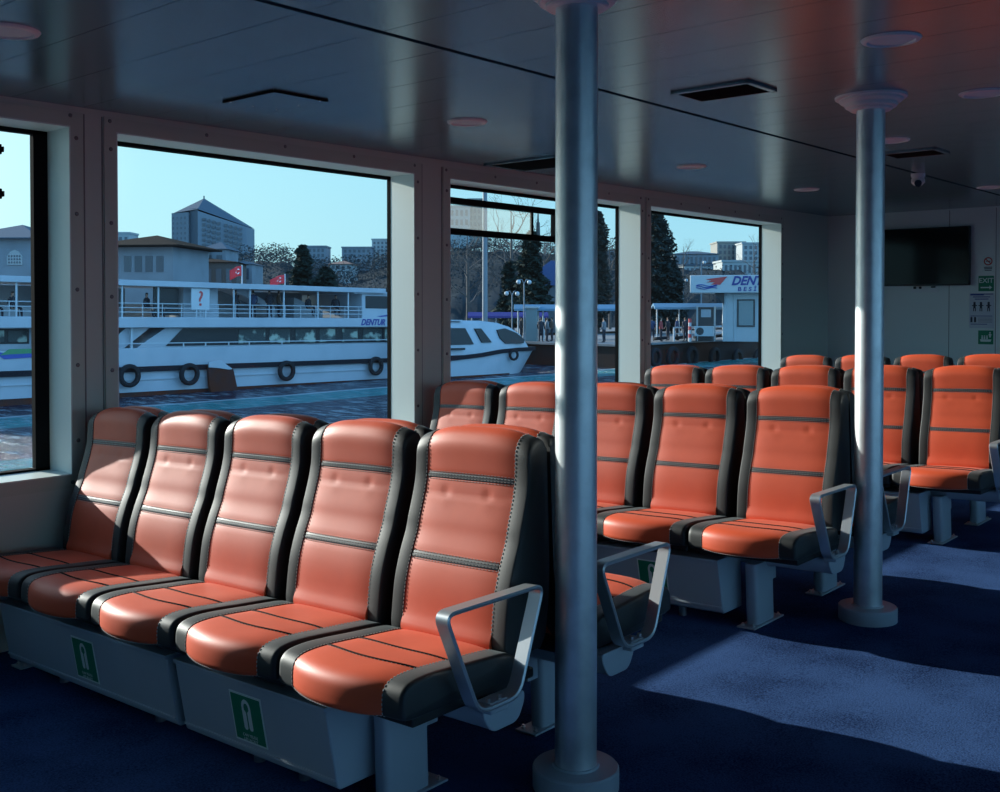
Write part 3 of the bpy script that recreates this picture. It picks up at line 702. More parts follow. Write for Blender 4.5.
# ---- people
def person_mesh(seated):
    P = [(0, 0, .95), (0, 0, 1.12), (0, 0, 1.34), (0, 0, 1.47), (0, 0, 1.53), (0, -.01, 1.64), (0, 0, 1.74)]
    R = [.145, .15, .165, .075, .055, .095, .07]; E = [(i, i + 1) for i in range(6)]
    for s in (-1, 1):
        o = len(P)
        if seated: P += [(s * .10, -.02, .93), (s * .13, -.42, .90), (s * .13, -.44, .48), (s * .13, -.58, .43)]
        else: P += [(s * .09, 0, .88), (s * .11, -.01, .50), (s * .12, .02, .09), (s * .13, -.13, .045)]
        R += [.10, .075, .05, .04]; E += [(0, o), (o, o + 1), (o + 1, o + 2), (o + 2, o + 3)]
        o = len(P); P += [(s * .19, 0, 1.37), (s * .25, .02, 1.10), (s * .22, -.14, .93), (s * .21, -.20, .88)]; R += [.07, .052, .04, .035]
        E += [(2, o), (o, o + 1), (o + 1, o + 2), (o + 2, o + 3)]
    me = bpy.data.meshes.new('body'); me.from_pydata(P, E, []); o = bpy.data.objects.new('body_build', me); C.objects.link(o)
    k = o.modifiers.new('skin', 'SKIN'); o.modifiers.new('sub', 'SUBSURF').levels = 1
    for v, r in zip(me.skin_vertices[0].data, R): v.radius = (r, r)
    me.skin_vertices[0].data[0].use_root = True
    bpy.context.view_layer.update()
    out = bpy.data.meshes.new_from_object(o.evaluated_get(bpy.context.evaluated_depsgraph_get())); bpy.data.objects.remove(o)
    out.shade_smooth(); return out
PM = {}
def person(label, loc, rz, coat, seated=False, group=None, sc=1.):
    key = (seated, coat)
    if key not in PM:
        me = person_mesh(seated); me.materials.clear()
        for q in (X['cloth'][coat], X['trouser'], X['skin'], X['hair']): me.materials.append(q)
        for p in me.polygons:
            z = p.center.z; y = p.center.y
            p.material_index = 3 if (z > 1.66 or (z > 1.55 and y > .01)) else 2 if z > 1.47 or (abs(p.center.x) > .15 and .8 < z < .92 and y < -.12) else 0 if z > (.92 if not seated else .95) or (abs(p.center.x) > .17) else 1
        PM[key] = me
    o = bpy.data.objects.new('person', PM[key]); C.objects.link(o); o.location = loc; o.rotation_euler = (0, 0, rz); o.scale = (sc,) * 3
    return tag(o, label, 'person', group)
# ---- tyre fender
TY = None
def tyre(loc, R, label, group, rz=0, tilt=0):
    global TY
    if TY is None:
        b = MB(); rg = []
        prof = [(.62, -.10), (.66, -.15), (.80, -.17), (.94, -.15), (1., -.09), (1., .09), (.94, .15), (.80, .17), (.66, .15), (.62, .10)]
        for k in range(28):
            a = 2 * PI * k / 28; tr = 1 + (.012 if k % 2 else 0); rg.append([(r * (tr if r > .95 else 1) * math.cos(a), q, r * (tr if r > .95 else 1) * math.sin(a)) for r, q in prof])
        rg.append(rg[0]); b.rings(rg, caps=False); TY = b.build('tyre_fender', X['tyre'], angle=40); o = TY
    else: o = TY.copy(); C.objects.link(o)
    o.location = loc; o.rotation_euler = (tilt, 0, rz); o.scale = (R, R * 1.25, R)
    return tag(o, label, 'tyre', group)

# ---- the big white ferry alongside: waterline datum, x along the hull, near side at y = 0
fy = thing('harbour_ferry', 'large white two-deck ferry filling the left windows, blue lettering on its deck edge', 'ferry', (31, 43, SEA + .02), (0, .012, 0))
BE = 6.6
def hullring(x, z0, z1, y0, y1): return [(x, y0, z0), (x, y1, z0), (x, y1, z1), (x, y0, z1)]
b = MB()
st = [(-17, .0, 1.), (12, .0, 1.), (13.6, .5, .9), (14.8, 1.5, .7), (15.6, 2.8, .4), (15.9, 3.2, .1)]
b.rings([hullring(x, -.6, .14, i + .05, BE - i - .05) for x, i, k in st]); b.build('boot_topping', X['boot'], fy)
b = MB(); b.rings([[(x, i + .02, .12), (x, BE - i - .02, .12), (x, BE - i + .05, 2.08), (x, i - .05, 2.08)] for x, i, k in st]); b.build('hull', X['white'], fy)
b = MB(); b.rings([hullring(x, 1.03, 1.27, i - .14, BE - i + .1) for x, i, k in st]); b.build('rubbing_strake', X['rub'], fy)
b = MB(); b.rings([hullring(x, .66, .71, i - .05, BE - i) for x, i, k in st]); b.build('hull_rib', X['white'], fy)
b = MB(); b.box((-17, .02, 2.02), (12.0, BE, 2.10)); b.build('main_deck', X['white'], fy)
# lower cabin: dark side with separate panes, raked after end
b = MB(); b.prism([(-5.6, 2.08), (-4.0, 3.06), (11.8, 3.06), (11.8, 2.08)], lambda x, z: (x, .35, z), lambda x, z: (x, BE - .3, z)); b.build('lower_cabin', X['white'], fy)
b = MB(); b.prism([(-4.1, 2.16), (-3.2, 2.98), (11.5, 2.98), (11.5, 2.16)], lambda x, z: (x, .30, z), lambda x, z: (x, .36, z)); wb = b.build('window_band', X['dk'], fy)
for x0, x1 in ((-.1, 1.5), (1.75, 3.05), (3.4, 4.75), (5.0, 6.1), (6.6, 7.7), (8.1, 9.5), (9.75, 11.2)):
    b = MB(); b.box((x0, .27, 2.22), (x1, .31, 2.94)); b.build('window', X['pane'], wb, bevel=.02)
b = MB()
for x in (-3.4, -2.2, -.9, .3, 2.3): b.box((x, -.02, 2.10), (x + .05, .02, 2.30))
b.box((-6.9, -.03, 2.29), (11.6, .02, 2.33)); b.build('bulwark_rail', X['rail'], fy)
b = MB(); b.box((-17, -.12, 3.02), (12.6, BE + .1, 3.50)); b.build('upper_deck_edge', X['white'], fy, bevel=.03)
for x in (-13.4, -12.2, -10.4): 
    b = MB(); b.box((x, .3, 2.1), (x + .12, .42, 3.05)); b.build('deck_post', X['rail'], fy)
b = MB(); b.box((-17, .8, 2.1), (-10.1, BE - .8, 3.02)); b.build('forward_cabin', X['white'], fy)
b = MB(); b.box((-12.35, .76, 2.35), (-10.3, .8, 2.98)); fw_ = b.build('window_band', X['dk'], fy)
for x0, x1 in ((-12.2, -11.35), (-11.2, -10.4)):
    b = MB(); b.box((x0, .73, 2.42), (x1, .77, 2.92)); b.build('window', X['pane'], fw_, bevel=.02)
for x in (-9.3, -6.9, -6.0):
    b = MB(); b.box((x, .1, 2.05), (x + .10, .2, 3.06)); b.build('deck_post', X['rail'], fy)
b = MB(); b.box((-8.0, 1.2, 2.1), (-6.5, 1.3, 3.0)); b.box((-10., 4.2, 2.1), (-5.4, 4.3, 3.0)); b.build('deck_bulkhead', X['white'], fy)
b = MB(); b.prism([(-7.2, 2.1), (-6.2, 2.1), (-4.9, 3.03), (-6.1, 3.03)], lambda x, z: (x, .32, z), lambda x, z: (x, .45, z)); b.build('raked_panel', X['white'], fy)
# roof, posts and rails of the open upper deck
b = MB(); b.box((-17, -.1, 4.98), (9.4, BE + .1, 5.12)); b.box((-17, -.16, 4.90), (9.4, -.08, 5.16)); b.box((7.2, .0, 4.82), (12.4, BE, 4.98)); b.build('upper_roof', X['white'], fy, bevel=.02)
for x in (-14, -12.0, -11.2, -8.6, -6.5, -4.7, -2.7, -2.2, -.6, .35, 2.43, 4.65, 6.75):
    b = MB(); b.cyl((x, .0, 3.48), (x, .0, 4.98), .045, n=8); b.build('roof_post', X['rail'], fy)
b = MB()
for z in (3.72, 3.92, 4.12): b.cyl((-17, -.02, z), (7.8, -.02, z), .022, n=6)
for k in range(25): x = -16.5 + k * 1.0; b.cyl((x, -.02, 3.48), (x, -.02, 4.12), .02, n=6)
b.build('upper_rail', X['rail'], fy)
b = MB(); b.box((-17, BE - .3, 3.5), (7.5, BE - .2, 4.15)); b.box((-16, 2.5, 3.5), (-5, 2.6, 3.95)); b.box((-2, 3.3, 3.5), (7, 3.4, 3.95)); b.build('bench_backs', X['white'], fy)
b = MB(); b.box((-3.0, .6, 3.5), (-1.1, 1.8, 4.96)); b.build('stair_house', X['white'], fy)
b = MB(); b.box((1.4, 4.6, 3.5), (7.3, 4.7, 4.9)); b.box((-9.8, 4.8, 3.6), (-3.6, 4.9, 4.9)); b.build('deck_shade_glazing', X['deckback'], fy)  # panels added for the windows and darkness under the roof
b = MB(); b.box((-4.6, .55, 3.6), (-3.3, .62, 4.9)); b.build('dark_doorway', X['dk'], fy)
b = MB(); b.prism([(.2, 4.96), (1.3, 4.96), (3.1, 4.05), (3.1, 3.5), (2.6, 3.5), (2.6, 4.05)], lambda x, z: (x, 1.6, z), lambda x, z: (x, 2.6, z)); b.build('stair_hood', X['white'], fy)
b = MB(); b.prism([(5.0, 4.6), (7.0, 3.9), (7.0, 3.5), (5.0, 3.5)], lambda x, z: (x, 2.4, z), lambda x, z: (x, 4.4, z)); b.build('companion_hood', X['white'], fy)
b = MB(); b.box((7.8, .05, 3.48), (12.2, BE - .4, 4.85)); wh = b.build('wheelhouse', X['white'], fy, bevel=.04)
for x0, x1 in ((8.05, 9.9), (10.1, 11.9)):
    b = MB(); b.box((x0, .02, 4.05), (x1, .06, 4.74)); b.build('window', X['dk'], wh, bevel=.02)
b = MB(); b.prism([(8.9, 3.62), (11.2, 3.86), (11.2, 3.72), (9.2, 3.58)], lambda x, z: (x, .035, z), lambda x, z: (x, .06, z)); b.build('blue_swoosh', X['blue'], wh)
b = MB(); b.box((-3.0, -.05, 3.86), (-2.0, .0, 4.88)); qb = b.build('question_board', X['board'], fy, bevel=.01)
text('lettering', '?', 1.0, X['signred'], qb, (-2.5, -.06, 4.36), (PI / 2, 0, 0), bold=.01)
text('lettering', 'DENTUR', .46, X['blue'], fy, (8.45, -.135, 3.27), (PI / 2, 0, 0), shear=.35, bold=.016, ext=.004, sx=.98)
b = MB(); b.prism([(-12.2, .55 + 1.55), (-11.6, 2.02), (-9.6, 2.02), (-9.6, 1.86), (-11.7, 1.78)], lambda x, z: (x, -.07, z - .02), lambda x, z: (x, -.02, z - .02)); b.build('blue_flash', X['stripe_b'], fy, smooth=False)
b = MB(); b.prism([(-11.9, 1.92), (-11.5, 2.16), (-9.6, 2.18), (-9.6, 2.0), (-11.5, 1.95)], lambda x, z: (x, -.08, z), lambda x, z: (x, -.02, z)); b.build('green_flash', X['stripe_g'], fy, smooth=False)
for x, z, l in ((-6.25, .98, 'tyre fender hanging on the ferry side nearest the left window pillar'), (-3.2, .90, 'second tyre fender on the ferry, left of the rusty flap'), (2.45, .80, 'tyre fender on the ferry right of the rusty flap'), (8.6, .78, 'tyre fender below the blue lettering on the ferry')):
    tyre((31 + x, 42.75, SEA + z), .52, l, 'tyres on the ferry')
fl_ = thing('boarding_flap', 'rusty brown boarding flap leaning off the ferry side', 'flap', (29.6, 42.75, SEA))
b = MB(); b.prism([(-.85, 1.30), (.55, 1.10), (.85, -.1), (.65, -.45), (-.55, -.45), (-.80, .3)], lambda x, z: (x, -.12, z), lambda x, z: (x, .04, z)); b.build('flap_plate', X['boot'], fl_, bevel=.03)
b = MB(); b.prism([(-.85, 1.42), (-.2, 1.5), (.5, 1.05), (.3, 1.02), (-.3, 1.12), (-.85, 1.18)], lambda x, z: (x, -.16, z), lambda x, z: (x, -.10, z)); b.build('white_hinge_cover', X['white'], fl_, bevel=.02)
FZ = SEA + 3.5
for x, rz, c, l in ((31.1, .3, 0, 'person in dark coat standing at ferry rail below the left flag'), (32.15, 2.6, 1, 'person in navy coat standing at ferry rail between the two flags'),
                    (33.15, -.4, 0, 'person in dark coat standing at ferry rail just left of the right flag'), (33.75, 1.2, 2, 'person in brown coat standing right at the ferry deck post below the right flag')):
    person(l, (x, 43.75, FZ), rz, c, False, 'passengers on the ferry', .80)
for x, rz, c, l in ((35.8, .2, 0, 'person in dark coat sitting on the ferry deck right of the right flag'), (37.7, -.5, 0, 'person in dark coat sitting by the ferry wheelhouse'),
                    (26.3, .5, 0, 'person in dark coat sitting on the ferry deck left of the question board'), (26.95, -.3, 1, 'person in navy coat sitting nearest the question board'),
                    (20.1, .4, 0, 'person in dark coat sitting on the ferry seen through the far left window'), (19.3, .4, 1, 'person cut by the left photo edge, sitting on the ferry')):
    person(l, (x, 43.9, FZ - .28), rz, c, True, 'passengers on the ferry', .86)
def flag(x, y, z0, hpole, L, H, label, hang):
    t = thing('flag', label, 'flag', (x, y, z0))
    b = MB(); b.cyl((0, 0, 0), (0, 0, hpole), .035, n=8); b.build('flagpole', X['rail'], t)
    def P(a, c, off=0): return (-a * L, off + .10 * math.sin(a * 7) * a, hpole - .05 - c * H - hang * a * a * L)
    for nm, m_, g_ in (('flag_cloth', X['red'], None),):
        vs = []; fs = []; N = 14; K = 5
        for i in range(N + 1):
            for k in range(K + 1): vs.append(P(i / N, k / K))
        for i in range(N):
            for k in range(K): a = i * (K + 1) + k; fs.append((a, a + 1, a + K + 2, a + K + 1))
        b = MB(); b.add(vs, fs); o = b.build(nm, m_, t, angle=180); so_ = o.modifiers.new('thick', 'SOLIDIFY'); so_.thickness = .02
    b = MB(); n = 16; outer = []; 
    for k in range(n + 1):
        a = .6 + (2 * PI - 1.2) * k / n; outer.append((.36 - .17 * math.cos(a) * H / L * 1.4, .5 + .27 * math.sin(a)))
    inner = []
    for k in range(n + 1):
        a = .6 + (2 * PI - 1.2) * k / n; inner.append((.40 - .13 * math.cos(a) * H / L * 1.4, .5 + .20 * math.sin(a)))
    vs = [P(a, c, -.03) for a, c in outer] + [P(a, c, -.03) for a, c in inner]
    b.add(vs, [(k, k + 1, n + 2 + k, n + 1 + k) for k in range(n)])
    pts = []
    for k in range(10): r = .11 if k % 2 == 0 else .045; a = 2 * PI * k / 10 + .3; pts.append(P(.60 + r * math.cos(a) * H / L, .5 + r * math.sin(a), -.03))
    b.add(pts, [tuple(range(10))]); b.build('crescent_and_star', X['flagw'], t, smooth=False)
flag(33.1, 46., SEA + 5.1, 1.15, .72, .52, 'small red flag with white crescent on the ferry roof, left one', .35)
flag(35.9, 46., SEA + 5.1, .74, .95, .46, 'red flag with white crescent on the ferry roof, right one', .30)

# ---- small white launch moored past the ferry, bow to the right
LX, LY, LS, BM = 45.0, 40.2, .92, 2.7
bt = thing('passenger_launch', 'low white passenger launch with raked windows, bow pointing right', 'boat', (LX, LY, SEA), (0, .012, 0)); bt.scale = (LS,) * 3
secs = [(-3.4, .05, 1.30), (-2, .0, 1.32), (0.5, .0, 1.46), (2.6, .06, 1.66), (4.6, .24, 1.74), (5.9, .52, 1.74), (6.9, .92, 1.74), (7.5, 1.25, 1.74)]
rake = lambda x: max(0, x - 1) * .30
b = MB(); b.rings([[(x - rake(x), i * 1.02 + .06, -.5), (x - rake(x), BM - i * 1.02 - .06, -.5), (x, BM - i, z), (x, i, z)] for x, i, z in secs]); b.build('hull', X['white'], bt)
b = MB(); b.rings([[(x, i - .08, z - .22), (x, BM - i + .08, z - .22), (x, BM - i + .08, z + .02), (x, i - .08, z + .02)] for x, i, z in secs]); b.build('rubbing_strake', X['rub'], bt)
b = MB(); b.rings([[(x - rake(x) - .05, i * 1.02 + .03, -.5), (x - rake(x) - .05, BM - .03 - i * 1.02, -.5), (x - rake(x) * .9, BM - .02 - i, .12), (x - rake(x) * .9, i + .02, .12)] for x, i, z in secs]); b.build('boot_topping', X['boot'], bt)
cab = [(-3.4, .16, 3.55), (-2, .16, 3.55), (.8, .16, 3.54), (2.6, .20, 3.40), (4.0, .30, 3.12), (5.3, .46, 2.62), (6.4, .80, 2.0), (6.7, 1.0, 1.8)]
b = MB(); b.rings([[(x, i, 1.4), (x, BM - i, 1.4), (x, BM - i - .12, z - .25), (x, BM - i - .3, z), (x, i + .3, z), (x, i + .12, z - .25)] for x, i, z in cab]); b.build('cabin', X['white'], bt)
def pane(par, pts, m_, nm='window'):
    b = MB(); f_ = lambda x, z: .08 + max(0, x - 1.6) * .055 + (z - 1.4) * .065
    b.prism(pts, lambda x, z: (x, f_(x, z), z), lambda x, z: (x, f_(x, z) + .20, z)); return b.build(nm, m_, par, bevel=.02)
pane(bt, [(-3.3, 2.06), (0.0, 2.06), (-.75, 3.08), (-3.3, 3.08)], X['dk'])
pane(bt, [(.75, 2.15), (1.75, 2.15), (1.25, 2.6), (.75, 3.05), (.1, 3.05)], X['dk'])
pane(bt, [(2.3, 2.95), (3.2, 3.05), (4.4, 2.75), (5.3, 2.3), (5.2, 2.05), (3.2, 2.05), (2.6, 2.4)], X['dk'])
b = MB(); b.box((-3.4, .2, 3.5), (-1.0, 2.5, 3.58)); b.build('roof_hatch', X['white'], bt, bevel=.02)
b = MB(); b.cyl((-2.6, 1.2, 3.5), (-2.6, 1.2, 4.4), .05, n=8); b.build('roof_mast', X['white'], bt)
b = MB(); b.box((-3.3, -.03, 1.72), (-1.0, .05, 1.86)); b.build('side_vent', X['dk'], bt)
tyre((LX + 3.7 * LS, LY - .06, SEA + 1.16), .34, 'small tyre fender near the bow of the white launch', 'tyre on the launch', rz=-.25)

# ---- quay
qy = MB(); qy.box((57.4, 38.9, SEA - 1), (120, 60, -1.30)); qy.box((48.5, 46.6, SEA - 1), (57.5, 60, -1.30)); qy.box((30, 56, SEA - 1), (140, 140, -1.30))
struct(qy.build('quay_wall', X['quayface'], smooth=False))
qd = MB(); qd.box((57.2, 38.7, -1.30), (120, 60, -1.16)); qd.box((48.3, 46.4, -1.30), (57.2, 60, -1.16)); qd.box((30, 55.8, -1.30), (140, 140, -1.16)); struct(qd.build('quay_pavement', X['concrete'], smooth=False))
NT = ['leftmost tyre of the quay row by the third window pillar', 'second tyre from the left on the quay wall', 'middle tyre on the quay wall, rust showing through', 'wide tyre on the quay wall left of the kiosk', 'tyre half sunk at the foot of the kiosk', 'rightmost tyre on the quay wall by the window frame']
for k, (u, v) in enumerate(((654, 357.5), (671, 357), (690.5, 356.5), (713, 357), (736, 358.5), (757, 358))):
    x_ = 38.5 / (spot(u, 1)[1]) * spot(u, 1)[0]; d_ = 38.5 / spot(u, 1)[1]
    tyre((x_, 38.35, lev(v, d_)), .74 if k else .66, NT[k], 'tyres on the quay wall', rz=.0, tilt=.05 * (k % 2))
d_ = 46.2 / spot(611, 1)[1]; tyre((spot(611, d_)[0], 38.35 if spot(611, d_)[0] < 0 else 46.2, -2.0), .62, 'tyre on the quay wall seen in the narrow gap right of the front pole', 'tyres on the quay wall')
for k in range(4):
    u = 660 + k * 20; d_ = 39.4 / spot(u, 1)[1]; tyre((spot(u, d_)[0], 39.4, -.92), .5, 'old tyre lying on top of the quay edge, %s' % ['leftmost', 'second from left', 'second from right', 'rightmost'][k], 'tyres on the quay edge', tilt=1.45)
rl = thing('quay_railing', 'white pipe railing on the quay edge left of the kiosk', 'railing', (66, 39.4, -1.16))
b = MB()
xs = [spot(u, 39.4 / spot(u, 1)[1])[0] - 66 for u in (674, 691, 708, 723.5)]
for x in xs: b.cyl((x, 0, 0), (x, 0, 1.0), .07, n=8)
b.build('rail_posts', X['rail'], rl)
b = MB(); b.cyl((xs[0], 0, .96), (xs[-1], 0, .96), .06, n=8); b.cyl((xs[0], 0, .5), (xs[-1], 0, .5), .04, n=8); b.build('rail_bars', X['rail'], rl)
# kiosk with the name board
kx, ky = spot(746, 74); rk = YAWF - PI / 2 - .28
kk = thing('ticket_kiosk', 'white ticket kiosk with blue and red name board, in the third window', 'kiosk', (kx, ky, -1.16), (0, 0, rk))
b = MB(); b.box((-1.5, 0, 0), (4.2, 3.2, 3.45)); b.build('kiosk_wall', X['kiosk'], kk, bevel=.03)
b = MB(); b.box((-1.62, -.06, 0), (-1.36, .3, 3.45)); b.box((-.85, -.04, 0), (-.72, .05, 3.4)); b.build('corner_post', X['kiosk'], kk, bevel=.02)
b = MB(); b.box((-.62, -.06, 1.05), (.62, .02, 3.0)); kw = b.build('window_frame', X['darkmetal'], kk, bevel=.01)
b = MB(); b.box((-.50, -.08, 1.16), (.50, -.04, 2.9)); b.build('window_pane', X['kpane'], kw, bevel=.01)
b = MB(); b.box((-3.85, -.75, 3.45), (4.4, 3.3, 4.70)); nb = b.build('name_board', X['board'], kk, bevel=.04)
text('lettering', 'DENTUR', .86, X['blue'], nb, (-.98, -.775, 4.27), (PI / 2, 0, 0), shear=.35, bold=.03, ext=.006, align='LEFT', sx=.92)
text('lettering', 'B E S İ K T A Ş', .40, X['blue'], nb, (-.55, -.775, 3.70), (PI / 2, 0, 0), shear=.1, bold=.012, ext=.006, align='LEFT', sx=1.15)
b = MB(); b.prism([(-2.75, 4.42), (-1.25, 4.60), (-1.75, 4.02), (-2.4, 4.05), (-2.1, 4.2), (-2.7, 4.2), (-2.35, 4.32)], lambda x, z: (x, -.785, z), lambda x, z: (x, -.75, z)); b.build('red_bird_mark', X['signred'], nb, smooth=False)
b = MB()
for k in range(3): b.tube([(-3.4 + .18 * j, -.78, 3.98 - .10 * k + .06 * math.sin(j * .9 + k)) for j in range(9)], .03, 6)
b.build('wave_mark', X['stripe_b'], nb)
b = MB(); b.prism([(-2.2, 3.45), (-1.5, 3.45), (-1.5, 2.6)], lambda x, z: (x, -.2, z), lambda x, z: (x, -.08, z)); b.build('bracket', X['darkmetal'], kk, smooth=False)
# ticket machine and air conditioner
mx_, my_ = spot(706, 75.5); mc = thing('ticket_machine', 'dark ticket machine with a pale screen left of the kiosk', 'machine', (mx_, my_, -1.16), (0, 0, rk))
b = MB(); b.box((-.58, 0, .0), (.58, .7, 2.45)); b.build('machine_body', X['darkmetal'], mc, bevel=.03)
b = MB(); b.box((-.36, -.03, 1.72), (.36, .02, 2.28)); b.build('screen', X['screen'], mc, bevel=.01)
b = MB(); b.box((-.68, -.04, 0), (-.56, .1, 2.5)); b.box((.56, -.04, 0), (.68, .1, 2.5)); b.build('machine_frame', X['kiosk'], mc)
ax, ay = spot(704, 74); ac = thing('air_conditioner', 'white air conditioner box with round fan below the ticket machine', 'air conditioner', (ax, ay, -.78), (0, 0, rk))
b = MB(); b.box((-.66, 0, 0), (.66, .5, .72)); b.build('casing', X['kiosk'], ac, bevel=.03)
b = MB(); b.cyl((-.28, -.015, .36), (-.28, .02, .36), .27, n=24); b.build('fan_grille', X['darkmetal'], ac)
b = MB(); b.box((-.6, .1, -.38), (-.5, .3, 0)); b.box((.5, .1, -.38), (.6, .3, 0)); b.build('stand', X['darkmetal'], ac)
# shelters
def shelter(u0, u1, d, zt, label, m_, posts):
    x0, y0 = spot(u0, d); x1, y1 = spot(u1, d); L = math.hypot(x1 - x0, y1 - y0); a = math.atan2(y1 - y0, x1 - x0)
    t = thing('waiting_shelter', label, 'shelter', (x0, y0, -1.16), (0, 0, a))
    b = MB(); H = zt + 1.16; b.prism([(-.9, H - .18), (-.9, H - .02), (0, H + .28), (.9, H + .05), (.9, H - .12), (0, H + .12)], lambda q, z: (0, q, z), lambda q, z: (L, q, z)); b.build('canopy_roof', m_, t, smooth=False)
    for k in range(posts):
        x = .3 + (L - .6) * k / (posts - 1); b = MB(); b.cyl((x, 0, 0), (x, 0, H + .1), .06, n=8); b.build('canopy_post', X['rail'], t)
shelter(653, 727, 79, 1.30, 'waiting shelter with a pale blue canopy left of the kiosk', X['canopy'], 4)
shelter(514, 622, 76, 1.20, 'long waiting shelter with blue canopy behind the front steel pole', X['canopy'], 5)
shelter(468, 548, 82, .62, 'purple awning behind the launch', X['purple'], 4)
tb = spot(531, 75); tg = thing('turnstile_booth', 'pale green booth on the quay above the launch bow', 'booth', (*tb, -1.16), (0, 0, rk))
b = MB(); b.box((-.42, 0, 0), (.42, .8, 2.35)); b.build('booth_body', X['kpane'], tg, bevel=.02)
b = MB(); b.box((-.55, -.1, 2.35), (.55, .9, 2.5)); b.build('booth_roof', X['kiosk'], tg, bevel=.02)
PP = [(541, 73.5, 0, 'person in dark coat standing on the quay just right of the green booth'), (547, 73.5, 3, 'person in grey coat on the quay beside the front steel pole'), (552, 74.5, 2, 'person in brown coat on the quay, hard against the front steel pole'), (521, 76, 0, 'person in dark coat on the quay above the launch cabin'),
      (604, 72, 3, 'person in grey coat on the quay in the narrow gap right of the front pole'),
      (652, 75, 1, 'person in navy coat on the quay beside the third window pillar'), (661, 74.5, 4, 'person in red coat on the quay, walking beneath the pale canopy'), (668, 76, 0, 'person in dark coat beneath the pale canopy, right of the red coat'), (677, 76.5, 1, 'person in navy coat behind the left end of the quay railing'), (685.5, 75, 0, 'person in dark coat beside the red and white post'), (724, 77, 2, 'person in brown coat between ticket machine and kiosk')]
for u, d, c, l in PP: person(l, (*spot(u, d), -1.16), random.uniform(0, 6.2), c, False, 'people on the quay')
bs = thing('marker_post', 'red and white banded post behind the quay railing', 'post', (*spot(690, 74.5), -1.16))
for k in range(6): b = MB(); b.cyl((0, 0, k * .27), (0, 0, k * .27 + .27), .11, n=12); b.build('band', X['signred'] if k % 2 else X['board'], bs)
# lamp standards
def lamp(u, d, h, r, label, arms=0, nm='lamp_post'):
    t = thing(nm, label, 'lamp post', (*spot(u, d), -1.16)); b = MB(); b.cyl((0, 0, 0), (0, 0, .5), r * 1.8, n=16); b.cyl((0, 0, .5), (0, 0, h), r, r * .75, 20); b.build('lamp_shaft', X['metal'], t)
    for k in range(arms):
        s = -1 if k % 2 else 1; b = MB(); b.tube([(0, 0, h - .1), (s * .25, 0, h + .2), (s * .55, 0, h + .15)], .03, 8); o = b.build('lamp_arm', X['metal'], t)
        b = MB(); b.sphere((s * .6, 0, h + .02), .16, 12, 8); b.build('lamp_globe', X['board'], o)
lamp(485, 72, 13.5, .19, 'tall plain grey mast seen in the second window'); lamp(524, 74, 4.2, .055, 'ornate double-armed street lamp above the green booth', 2); lamp(512, 75, 3.4, .05, 'smaller double-armed street lamp above the launch cabin', 2)
lamp(701, 95, 6.5, .09, 'street lamp behind the ticket machine with one arm', 1); lamp(683, 100, 5.0, .07, 'street lamp near the tall evergreen tree', 1)

# ---- trees
def tree(label, cat, loc, H, crown, m_leaf, n_leaf, leaf, trunk_r, seed, name='tree', bare=False):
    rnd = random.Random(seed); t = thing(name, label, cat, loc)
    b = MB(); b.tube([(0, 0, 0), (.02 * H * rnd.uniform(-1, 1), 0, H * .4), (0, .01 * H, H * .93)], [trunk_r, trunk_r * .7, trunk_r * .15], 8)
    tips = []
    def grow(p, d, L, r, dep):
        q = p + d * L; mid = p + d * L * .5 + Vector((rnd.uniform(-1, 1), rnd.uniform(-1, 1), rnd.uniform(-.5, .5))) * L * .08
        b.tube([p, mid, q], [r, r * .8, r * .55], 5 if dep else 6)
        tips.append((p, q))
        if dep > 0:
            for _ in range(rnd.choice((2, 3))):
                nd = (d + Vector((rnd.uniform(-1, 1), rnd.uniform(-1, 1), rnd.uniform(-.4, .8))) * .75).normalized(); grow(q, nd, L * rnd.uniform(.6, .8), r * .5, dep - 1)
    nb_ = 9 if bare else 14
    for k in range(nb_):
        z = H * (.25 + .6 * k / nb_); a = k * 2.4 + rnd.uniform(-.3, .3); rr = crown(z / H) * (.75 if not bare else .55)
        d = Vector((math.cos(a), math.sin(a), .75 if bare else .15)).normalized()
        grow(Vector((0, 0, z)), d, max(.2, rr * (.9 if not bare else .8)), trunk_r * (.35 if bare else .22), 4 if bare else 0)
    b.build('trunk', X['bark'] if not bare else X['twig'], t)
    if not bare:
        f = MB()
        for k in range(n_leaf):
            z = rnd.uniform(.06, 1.); a = rnd.uniform(0, 2 * PI); R = crown(z)
            lump = .66 + .34 * math.sin(a * 3 + z * 21 + seed) * math.sin(z * 33 + a * 2)
            r = R * lump * math.sqrt(rnd.uniform(.25, 1)); c = Vector((r * math.cos(a), r * math.sin(a), z * H)); s = leaf * rnd.uniform(.5, 1.3)
            u_ = Vector((rnd.gauss(0, 1), rnd.gauss(0, 1), rnd.gauss(0, .6))).normalized(); w_ = u_.orthogonal().normalized()
            f.add([c - u_ * s, c + w_ * s * .55, c + u_ * s, c - w_ * s * .55], [(0, 1, 2, 3)])
        f.build('foliage', m_leaf, t, smooth=False)
    return t
cone = lambda w, p=.9: (lambda z: w * max(.04, (1 - z)) ** p * (1 + .25 * math.sin(z * 40)))
col_ = lambda w: (lambda z: w * (.55 + .45 * math.sin(PI * min(1, z * 1.05) ** .7)) * (1.0 if z < .86 else max(.2, (1.10 - z) / .24)))
layer = lambda w: (lambda z: w * (1.05 - z) ** .6 * (.62 + .38 * abs(math.sin(z * 16))))
G = -1.16
tree('tall dark evergreen tree at the left edge of the third window', 'tree', (*spot(657, 96), G), lev(208, 96) - G, col_(2.3), X['leafcy'], 9000, .22, .22, 3)
tree('lower dark evergreen bush right of the tall evergreen tree', 'tree', (*spot(672, 97), G), lev(262, 97) - G, col_(1.7), X['leafcy'], 4000, .22, .16, 4)
